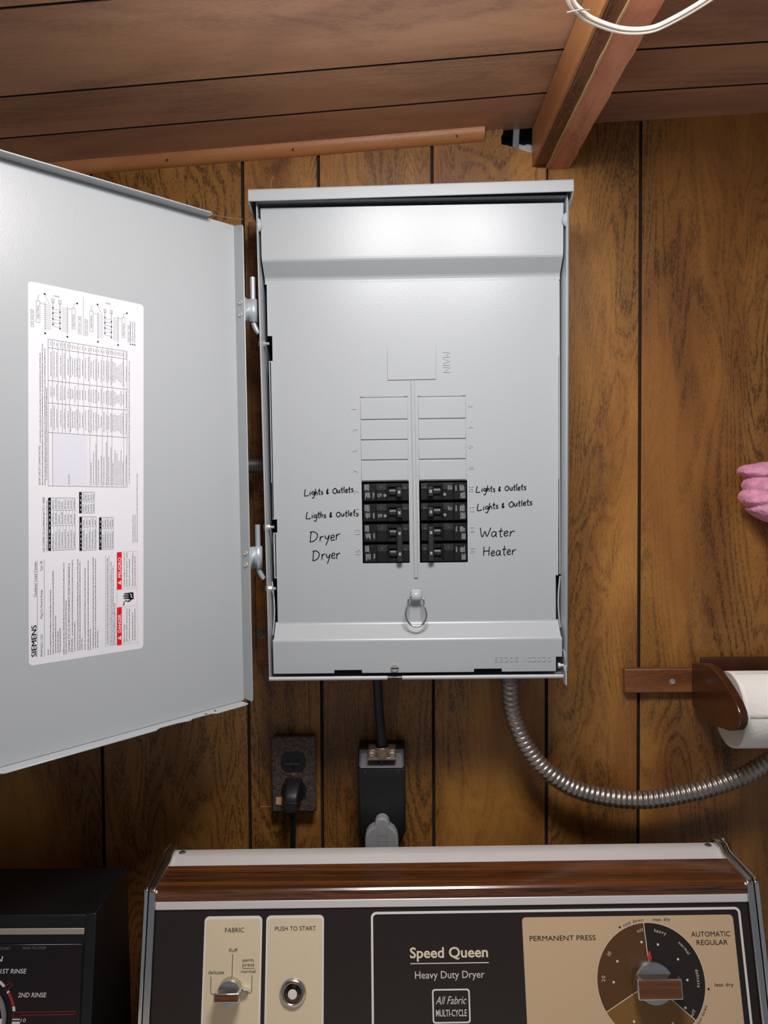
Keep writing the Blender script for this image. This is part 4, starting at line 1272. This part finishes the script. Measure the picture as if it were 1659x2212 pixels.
sh = [(0.0476 * math.cos(math.radians(a)), 0.0476 * math.sin(math.radians(a))) for a in range(176, 96, -6)]
mb = MB()
v = []
for x in (0.4215, 0.688):
    for p in sh: v.append((x, -0.0900 + p[0], 1.2545 + p[1]))
k = len(sh)
mb.add(v, [(q, q + 1, k + q + 1, k + q) for q in range(k - 1)], 'paper_white')
obj('loose_sheet', mb, pr, solid=0.0003, angle=60)

# ------------------------------------------------------------------ pink towel hung on the wall at the right
mb = MB()
rnd = random.Random(9)


def lobe(c, r, tilt, folds=()):
    ico = bmesh.new()
    bmesh.ops.create_icosphere(ico, subdivisions=5, radius=1.0)
    vs = []
    for p in ico.verts:
        q = p.co.copy()
        f = 1 + 0.03 * math.sin(6 * q.x + 3 * q.z) + 0.02 * math.sin(9 * q.z + 4 * q.x + tilt * 5)
        for (k, m_, d) in folds:                                   # creases where the cloth folds over
            f -= d * math.exp(-((q.z - m_ - k * q.x) / 0.10) ** 2)
        q = q / (abs(q.x) ** 2.6 + abs(q.y) ** 2.6 + abs(q.z) ** 2.6) ** (1 / 2.6)
        q = Matrix.Rotation(tilt, 3, 'Y') @ (V((q.x * r[0], q.y * r[1], q.z * r[2])) * f)
        vs.append(V(c) + q)
    fs = [tuple(v_.index for v_ in f_.verts) for f_ in ico.faces]
    mb.add(vs, fs, 'towel_pink'); ico.free()


lobe((0.504, -0.038, 1.5530), (0.052, 0.026, 0.0120), 0.0)
lobe((0.507, -0.043, 1.5120), (0.056, 0.031, 0.0300), 0.30, ((0.35, 0.35, 0.06), (0.9, 0.1, 0.12)))
lobe((0.560, -0.036, 1.5200), (0.056, 0.026, 0.0500), 0.0)
lobe((0.560, -0.036, 1.4300), (0.042, 0.026, 0.0900), 0.05)
tw = tag(obj('towel', mb, origin=(0.53, -0.04, 1.35), angle=80), 'bunched pink terry towel hanging on the wall at the right edge', 'towel')
md = tw.modifiers.new('remesh', 'REMESH'); md.mode = 'VOXEL'; md.voxel_size = 0.0018; md.use_smooth_shade = True
tx = bpy.data.textures.new('terry', 'CLOUDS'); tx.noise_scale = 0.0022
md = tw.modifiers.new('terry', 'DISPLACE'); md.texture = tx; md.strength = 0.0026; md.mid_level = 0.5

# ------------------------------------------------------------------ white twin wire looping under the beam
lp = smooth_path([(0.1300, -0.470, 1.962), (0.1400, -0.420, 1.952), (0.1512, -0.3916, 1.9455), (0.1615, -0.3774, 1.9445), (0.1767, -0.3636, 1.944), (0.2050, -0.3489, 1.944), (0.2298, -0.3480, 1.944), (0.2462, -0.3591, 1.945), (0.2687, -0.3875, 1.947),
                  (0.300, -0.430, 1.955), (0.33, -0.50, 1.965)], 8)
wr = empty('twin_wire', (0.21, -0.36, 1.944), 'pale twin-core wire drooping in a loop below the ceiling beam', 'wire')
off = 0.0017
for d_ in (-1, 1):
    pts = []
    for k, p in enumerate(lp):
        t = (lp[min(k + 1, len(lp) - 1)] - lp[max(k - 1, 0)]).normalized()
        sd = t.cross(V((0, 0.35, 1))).normalized()
        pts.append(p + sd * off * d_)
    obj('core', MB().tube(pts, 0.0019, 'wire_white', n=10), wr)
q = lp[20]
obj('tie', MB().tube([(q.x - 0.005, q.y + 0.004, q.z - 0.0025), (q.x + 0.004, q.y - 0.001, q.z - 0.0035), (q.x + 0.014, q.y + 0.004, q.z - 0.001)], 0.0006, 'washer_grey', n=6), wr)

# ------------------------------------------------------------------ dryer with its control console
ang = math.radians(0.9)
EX, EY = V((math.cos(ang), math.sin(ang), 0)), V((-math.sin(ang), math.cos(ang), 0))
DRO = V((0.0585, -0.20045, 0))


def DR(x, y, z):
    return DRO + EX * x + EY * y + V((0, 0, z))


dry = empty('dryer', (DRO.x, DRO.y - 0.25, 0.0), 'tumble dryer with wood-trimmed console, beige cards and chrome knobs', 'dryer')
WH = 0.3325
TT = math.radians(15.66)
CZ = 1.088
ED, EN = -EY * math.sin(TT) - V((0, 0, math.cos(TT))), -EY * math.cos(TT) + V((0, 0, math.sin(TT)))
CO = DR(0, 0, CZ)
PF = lambda u, v, w=0.0: CO + (EX * u + ED * v + EN * w) * 0.001         # millimetres on the sloping panel: u right, v down, w out
TP = lambda a, b, w=0.0: PF(a, -b, w)
# cabinet below
mb = MB()
for (x0, x1, y0, y1, z0, z1) in ((-0.343, 0.343, -0.575, 0.095, 0.02, 0.862),):
    mb.add([DR(x, y, z) for z in (z0, z1) for y in (y0, y1) for x in (x0, x1)], [(0, 2, 3, 1), (4, 5, 7, 6), (0, 1, 5, 4), (2, 6, 7, 3), (0, 4, 6, 2), (1, 3, 7, 5)], 'enamel')
obj('cabinet', mb, dry, bevel=0.012, seg=3)
mb = MB()
mb.fbox(lambda x, y, z: DR(x, y, z), -0.22, 0.22, -0.590, -0.575, 0.28, 0.74, 'enamel')
obj('loading_door', mb, dry, bevel=0.006)
for x in (-0.30, 0.30):
    for y in (-0.53, 0.05):
        obj('foot', MB().lathe(lambda u, v, w, x=x, y=y: DR(x + u, y + v, w), [(0.02, 0.0), (0.02, 0.008), (0.01, 0.01), (0.01, 0.022)], 12, 'black_rubber'), dry)
# console shell
side_pts = [(0.088, 0.862), (0.088, 1.086), (-0.0005, 1.086), (-0.0625, 0.866), (-0.0625, 0.862)]
mb = MB().prism(side_pts, lambda y, z, x: DR(x, y, z), -WH, WH, 'console_black')
con = obj('console', mb, dry, bevel=0.001)
mb = MB()
wp = [(0.054, CZ - 0.001), (0.054, CZ + 0.0010), (0.048, CZ + 0.0012), (0.020, CZ + 0.0012), (0.003, CZ + 0.0010), (0.0005, CZ + 0.0004)]
fr_ = [(-0.0010 - math.sin(TT) * v - 0.0, CZ - math.cos(TT) * v) for v in (0.0015, 0.0108)]
pts = wp + [(p[0], p[1]) for p in fr_] + [(fr_[1][0] + 0.003, fr_[1][1]), (0.003, CZ - 0.004)]
mb.prism(pts, lambda y, z, x: DR(x, y, z), -WH, WH, 'console_wood')
obj('wood_trim', mb, con, angle=25)
mb = MB()
sp = [(0.090, CZ - 0.01), (0.090, CZ + 0.0030), (0.086, CZ + 0.0045), (0.0715, CZ + 0.0050), (0.0690, CZ + 0.0042), (0.0545, CZ - 0.0010), (0.0530, CZ - 0.0016), (0.0530, CZ - 0.002)]
mb.prism(sp, lambda y, z, x: DR(x, y, z), -WH, WH, 'strip_metal')
ts = obj('top_strip', mb, con, angle=30)
for x in (-0.324, 0.324):
    ms = MB().lathe(lambda u, v, w, x=x: DR(x + u, 0.0795 + v, CZ + 0.0046 + w), [(0.0042, 0.0), (0.0040, 0.0010), (0.0028, 0.0018), (0.0, 0.0020)], 14, 'pipe_metal')
    ms.lathe(lambda u, v, w, x=x: DR(x + u, 0.0795 + v, CZ + 0.0066 + w), [(0.0018, 0.0), (0.0, 0.0001)], 4, 'void_dark')
    obj('strip_screw', ms, con)
mb = MB().prism([(-WH * 1000, 11.0), (WH * 1000, 11.0), (WH * 1000, 19.4), (-WH * 1000, 19.4)], PF, 0.0, 2.2, 'aluminium')
obj('silver_trim', mb, con, bevel=0.0008)
for sg in (-1, 1):
    cap = [(0.092, 0.8625), (0.092, 1.0985), (0.066, 1.0995), (0.058, 1.0945), (0.001, 1.0935), (-0.0045, 1.0900), (-0.0670, 0.866), (-0.0670, 0.8625)]
    x0 = sg * WH
    mb = MB().prism(cap, lambda y, z, x, x0=x0, sg=sg: DR(x0 + sg * x, y, z), 0.0, 0.0078, 'chrome_soft')
    obj('end_cap', mb, con, bevel=0.0018, seg=3)
    cap2 = [(p[0] + (0.001 if p[0] > 0.05 else -0.0015), p[1] + (0.0015 if p[1] > 1.0 else 0)) for p in cap]
    mb = MB().prism(cap2, lambda y, z, x, x0=x0, sg=sg: DR(x0 + sg * x, y, z), 0.0082, 0.0125, 'chrome')
    obj('end_trim', mb, con, bevel=0.0012, seg=2)

# cards printed beige with silver borders
for (u0, u1, name) in ((-277.0, -212.5, 'selector_card'), (-208.0, -143.5, 'start_card')):
    mb = MB().prism(rrect(u0, u1, 26.8, 156.0, 5.0), PF, 0.0, 0.7, 'silver_border')
    mb.prism(rrect(u0 + 2.0, u1 - 2.0, 29.6, 154.0, 3.6), PF, 0.6, 0.85, 'card_beige')
    obj(name, mb, con, smooth=False)
mb = MB()
o_, i_ = rrect(-91.0, 323.0, 24.6, 156.0, 6.0, 6), rrect(-88.6, 320.6, 27.0, 153.6, 4.2, 6)
n = len(o_)
v = [PF(p[0], p[1], w) for w in (0.0, 0.8) for p in o_] + [PF(p[0], p[1], w) for w in (0.0, 0.8) for p in i_]
mb.add(v, [f for a in range(n) for b in [(a + 1) % n] for f in ((a, b, n + b, n + a), (2 * n + b, 2 * n + a, 3 * n + a, 3 * n + b), (n + a, n + b, 3 * n + b, 3 * n + a), (a, 2 * n + a, 2 * n + b, b))], 'silver_border')
obj('frame_line', mb, con, smooth=False)
obj('timer_card', MB().prism(rrect(78.0, 314.0, 32.4, 150.0, 4.0), PF, 0.0, 0.8, 'tan_panel'), con, smooth=False)
# printed words
mb = Words(con, 'printed_word')
K = 'ink_black'
mb.text(TP, 'FABRIC', -253.7, -232.4, -43.3, 4.7, K, 1.0)
mb.text(TP, 'PUSH TO START', -198.0, -152.5, -42.4, 4.4, K, 1.0)
mb.text(TP, 'fluff', -248.8, -239.1, -63.0, 3.4, K, 1.0)
mb.text(TP, 'delicate', -270.7, -253.6, -85.0, 3.6, K, 1.0)
mb.text(TP, 'perm.', -233.1, -220.3, -73.0, 3.4, K, 1.0)
mb.text(TP, 'press', -233.3, -220.2, -77.6, 3.4, K, 1.0)
mb.text(TP, 'normal', -234.7, -218.8, -84.3, 3.4, K, 1.0)
mb.rect(TP, -233.2, -220.4, -79.9, -79.4, K, 1.0)
mb.ribbon(TP, [(-244.5, -65.3), (-244.6, -91.5)], 0.6, K, 1.0)
mb.ribbon(TP, [(-267.7, -87.3), (-267.6, -102.8), (-266.4, -104.6), (-258.0, -104.9)], 0.6, K, 1.0)
mb.ribbon(TP, [(-222.5, -86.3), (-222.7, -102.6), (-224.0, -104.2), (-229.0, -104.4)], 0.6, K, 1.0)
mb.text(TP, 'PERMANENT PRESS', 85.4, 158.8, -56.2, 5.0, K, 1.0)
mb.text(TP, 'AUTOMATIC', 265.4, 308.9, -54.2, 5.0, K, 1.0)
mb.text(TP, 'REGULAR', 270.6, 305.3, -62.7, 5.0, K, 1.0)
mb.text(TP, 'max. dry', 224.4, 243.6, -37.7, 3.2, K, 1.0)
mb.text(TP, 'less dry', 286.0, 306.8, -104.2, 3.6, K, 1.0)


def arc_text(mb, body, r, a_mid, h, mat, lift, inward=False, cx=216.5, cy=98.5, track=1.12):
    """letters one by one along the dial's circle; angles in degrees, anticlockwise from the right"""
    single = MB() if isinstance(mb, Words) else None
    tgt = single if single is not None else mb
    ws = [glyphs(c)[2] * h if c != ' ' else 0.45 * h for c in body]
    gap = 0.22 * h
    tot = sum(ws) * 1.0 + gap * (len(body) - 1)
    pos = -tot / 2
    for c, w in zip(body, ws):
        m_ = pos + w / 2
        ang_ = math.radians(a_mid) + (m_ / r if inward else -m_ / r)
        if c != ' ':
            ca, sa = math.cos(ang_), math.sin(ang_)
            ux, uy = (-sa, ca) if inward else (sa, -ca)
            vx, vy = (-ca, -sa) if inward else (ca, sa)
            fr = lambda a, b, q=0.0: PF(cx + r * ca + a * ux + b * vx, cy - (r * sa + a * uy + b * vy), q)
            tgt.text(fr, c, 0, None, 0, h, mat, lift, center=0)
        pos += w + gap
    if single is not None:
        obj(mb.n, single, mb.p, smooth=False)


arc_text(mb, 'cool down', 60.8, 104.0, 3.2, K, 1.0)
arc_text(mb, 'cool down', 64.2, -33.0, 3.2, K, 1.0, inward=True)
for a, r in ((118.5, 62.5), (-7.5, 63.0)):
    c = (216.5 + r * math.cos(math.radians(a)), 98.5 - r * math.sin(math.radians(a)))
    mb.prism([(c[0] + 1.1 * math.cos(t), c[1] + 1.1 * math.sin(t)) for t in [math.tau * q / 12 for q in range(12)]], PF, 0.8, 1.0, K)
mb = Words(con, 'name_lettering')
mb.text(TP, 'Speed Queen', -48.1, 38.5, -71.8, 10.2, 'letter_cream', 0.3, bold=0.020)
mb.rect(TP, -47.8, 39.0, -78.0, -77.0, 'letter_white', 0.3)
mb.text(TP, 'Heavy Duty Dryer', -42.9, 33.7, -92.5, 7.2, 'letter_white', 0.3)
mb.text(TP, 'All Fabric', -21.0, 13.0, -118.0, 7.6, 'letter_white', 0.3, shear=0.35)
mb.text(TP, 'MULTI-CYCLE', -20.8, 12.8, -129.9, 6.4, 'letter_white', 0.3, bold=0.012)
o_, i_ = rrect(-24.6, 16.8, 103.0, 136.8, 3.0), rrect(-23.0, 15.2, 104.6, 135.2, 2.0)
n = len(o_)
mb.add([PF(p[0], p[1], 0.3) for p in o_] + [PF(p[0], p[1], 0.3) for p in i_], [(a, (a + 1) % n, n + (a + 1) % n, n + a) for a in range(n)], 'silver_border')
# timer dial: three coloured sectors, dots, lines
dial_c = (216.5, 98.5)
R = 59.5


def dpt(a, r):
    return (dial_c[0] + r * math.cos(math.radians(a)), dial_c[1] - r * math.sin(math.radians(a)))


mb = MB()
for a0, a1, mt in ((93, 209.5, 'dial_brown'), (209.5, 319.5, 'dial_gold'), (-40.5, 93, 'dial_black')):
    k = 24
    pts = [dial_c] + [dpt(a0 + (a1 - a0) * q / k, R) for q in range(k + 1)]
    mb.prism(pts, PF, 0.8, 1.2, mt)
obj('dial_face', mb, con, smooth=False)
mb = Words(con, 'dial_mark')
for a in (93, 209.5, 319.5):
    mb.ribbon(PF, [dpt(a, 24), dpt(a, R)], 0.8, 'letter_cream', 1.4)
mb.ribbon(PF, [dpt(q * 5, R) for q in range(73)], 0.6, 'letter_cream', 1.35)
for u, v_ in ((209.3, 58.8), (181.0, 77.7), (175.2, 98.4), (194.3, 137.1), (236.3, 139.2), (251.4, 124.5), (256.4, 97.3), (248.2, 76.5), (227.3, 61.5)):
    mb.prism([(u + 1.25 * math.cos(t), v_ + 1.25 * math.sin(t)) for t in [math.tau * q / 14 for q in range(14)]], PF, 1.2, 1.5, 'letter_white')
arc_text(mb, 'off', 50.5, 98.5, 3.4, 'letter_cream', 1.4)
arc_text(mb, 'heavy', 50.5, 73.5, 3.4, 'letter_cream', 1.4)
arc_text(mb, 'normal', 50.5, 40.0, 3.4, 'letter_cream', 1.4)
arc_text(mb, 'delicate', 50.5, 3.0, 3.4, 'letter_cream', 1.4)
arc_text(mb, 'off', 54.5, -36.0, 3.4, 'letter_cream', 1.4, inward=True)
arc_text(mb, '10', 50.5, 147.0, 3.8, 'letter_cream', 1.4)
arc_text(mb, '20', 50.5, 176.0, 3.8, 'letter_cream', 1.4)
# knobs
KN = lambda cu, cv: (lambda u, v, w: PF(cu + u, cv - v, w))


def knob(name, cu, cv, r, h, bw, bh, h2_, pointer):
    F = KN(cu, cv)
    root = MB().lathe(F, [(r, 1.2), (r, h * 0.75), (r * 0.97, h * 0.9), (r * 0.93, h), (r * 0.55, h + 0.5), (0.0, h + 0.6)], 40, 'chrome_soft')
    ko_ = obj(name, root, dry, angle=40)
    mb = MB().prism(rrect(-bw / 2, bw / 2, -bh / 2, bh / 2, 1.0, 2), F, h - 1, h2_, 'chrome')
    obj('grip', mb, ko_, bevel=0.0008)
    mb = MB().prism(rrect(-bw / 2 + 1.3, bw / 2 - 1.3, -bh / 2 + 1.3, bh / 2 - 1.3, 0.6, 2), F, h2_ - 0.2, h2_ + 0.25, 'console_wood')
    obj('grip_inlay', mb, ko_)
    mb = MB()
    if pointer == 'red':
        mb.prism([(-2.4, r - 0.5), (2.4, r - 0.5), (0.2, r + 8.0)], F, 1.2, 3.4, 'red_mark')
    else:
        mb.prism([(r - 1.0, -3.6), (r + 7.2, -0.4), (r + 7.2, 0.4), (r - 1.0, 3.6)], F, 1.2, 8.0, 'chrome')
    obj('pointer', mb, ko_, bevel=0.0003, seg=1)
    return ko_


knob('timer_knob', 216.8, 96.8, 22.0, 14.0, 47.5, 20.0, 30.0, 'red')
knob('fabric_knob', -245.5, 100.5, 13.2, 13.0, 27.5, 9.0, 26.0, 'side')
F = KN(-177.0, 104.0)
mb = MB().lathe(F, [(14.6, 0.8), (14.6, 3.0), (13.2, 5.0), (11.6, 5.6), (10.8, 4.6), (10.2, 4.4)], 36, 'chrome_soft')
bt = obj('start_button', mb, dry, angle=35)
obj('button_cone', MB().lathe(F, [(10.3, 4.2), (9.6, 4.6), (6.0, 6.6), (5.2, 7.0)], 36, 'dark_chrome'), bt)
obj('button_centre', MB().lathe(F, [(5.1, 6.6), (5.0, 7.4), (4.6, 7.8), (0.0, 8.0)], 30, 'letter_white'), bt)

# ------------------------------------------------------------------ washer at the lower left
wsh = empty('washer', (-0.67, -0.45, 0.0), 'black washing machine console with red and white dial marks at lower left', 'washer')
mb = MB().box(-1.010, -0.332, -0.800, -0.110, 0.02, 0.862, 'enamel')
obj('cabinet', mb, wsh, bevel=0.012, seg=3)
WT = math.radians(11.7)
WO = V((-0.327, -0.246, 1.086))
WD, WN = V((0, -math.sin(WT), -math.cos(WT))), V((0, -math.cos(WT), math.sin(WT)))
WF = lambda u, v, w=0.0: WO + (V((1, 0, 0)) * u + WD * v + WN * w) * 0.001
WTX = lambda a, b, w=0.0: WF(a, -b, w)
wpf = [(-0.150, 0.862), (-0.150, 1.0865), (-0.246, 1.0845), (-0.2920, 0.862)]
mb = MB().prism(wpf, lambda y, z, x: V((x, y, z)), -1.010, -0.3385, 'washer_black')
wc = obj('console', mb, wsh, bevel=0.0008)
for x in (-1.022, -0.3385):
    mb = MB().prism([(-0.149, 0.8625), (-0.149, 1.0880), (-0.2464, 1.0862), (-0.2930, 0.8625)], lambda y, z, q, x=x: V((x + q, y, z)), 0.0, 0.0115, 'washer_black')
    obj('end_cap', mb, wc, bevel=0.0012)
obj('silver_strip', MB().prism([(-660, 14.3), (-11.5, 14.3), (-11.5, 20.6), (-660, 20.6)], WF, 0.0, 1.8, 'washer_silver'), wc, bevel=0.0007)
obj('tinted_panel', MB().prism([(-660, 30.4), (-12.6, 30.4), (-12.6, 158), (-660, 158)], WF, 0.0, 0.8, 'washer_glass'), wc, bevel=0.0004, seg=1)
mb = Words(wc, 'printed_word')
WW = 'letter_white'
mb.text(WTX, 'START', -101.4, -90.2, -35.7, 2.6, 'washer_grey', 1.0)
mb.text(WTX, 'PUSH TO STOP', -76.6, -52.0, -35.4, 2.7, 'washer_grey', 1.0)
mb.text(WTX, 'SPIN', -118.5, -97.5, -47.3, 5.2, WW, 1.0, bold=0.01, shear=0.12)
mb.text(WTX, '1ST RINSE', -99.8, -71.4, -59.1, 4.4, WW, 1.0, bold=0.012, shear=0.15)
mb.text(WTX, '2ND RINSE', -79.0, -48.6, -82.5, 4.4, WW, 1.0, bold=0.012, shear=0.15)
mb.text(WTX, '10', -74.6, -69.1, -106.7, 3.6, WW, 1.0, shear=0.12)
mb.rect(WF, -83.6, -75.4, 103.3, 104.6, WW, 1.0)
mb.rect(WF, -83.8, -75.2, 106.0, 113.0, WW, 1.0)
mb = Words(wc, 'dial_mark')
red = [(-82.9, 102.2), (-82.6, 98.6), (-80.6, 97.0), (-17.2, 96.4), (-16.6, 97.6), (-17.6, 99.2), (-73.8, 99.8), (-75.6, 102.0), (-82.9, 102.2)]
mb.ribbon(WF, red, 0.5, 'washer_red', 1.0)
mb.ribbon(WF, [(-93.9, 72.9), (-88.8, 67.9), (-87.2, 67.8), (-85.9, 69.4), (-86.0, 70.8), (-91.4, 76.1), (-93.9, 72.9)], 0.5, 'washer_red', 1.0)
wcx, wcy, wr_ = -127.0, 103.5, 45.5
wp_ = lambda a, r: (wcx + r * math.cos(math.radians(a)), wcy - r * math.sin(math.radians(a)))
for a0, a1, mt in ((9.5, 15.5, WW), (16.5, 33.0, 'washer_red'), (33.8, 36.5, WW), (44.0, 53.0, WW), (54.0, 75.0, 'washer_red'), (76.0, 82.0, WW), (84, 120, 'washer_red')):
    k = 8
    mb.ribbon(WF, [wp_(a0 + (a1 - a0) * q / k, wr_) for q in range(k + 1)], 3.0, mt, 1.0)
FW = lambda u, v, w: WF(wcx + u, wcy - v, w)
mb = MB().lathe(FW, [(37.0, 0.8), (37.0, 5.0), (36.0, 6.5), (35.0, 6.8), (34.0, 6.0), (0.0, 6.0)], 48, 'washer_grey', ['washer_grey'] * 3 + ['washer_black'] * 3)
wk = obj('dial_knob', mb, wsh, angle=40)
mb = MB().prism([(20.0, -1.0), (35.5, -2.2), (35.5, 2.6), (20.0, 2.0)], FW, 6.0, 7.0, WW)
obj('dial_pointer', mb, wk, smooth=False)
mb = MB().lathe(FW, [(20.0, 6.0), (19.0, 24.0), (17.0, 26.0), (0.0, 26.0)], 32, 'washer_black')
obj('dial_grip', mb, wk, angle=40)
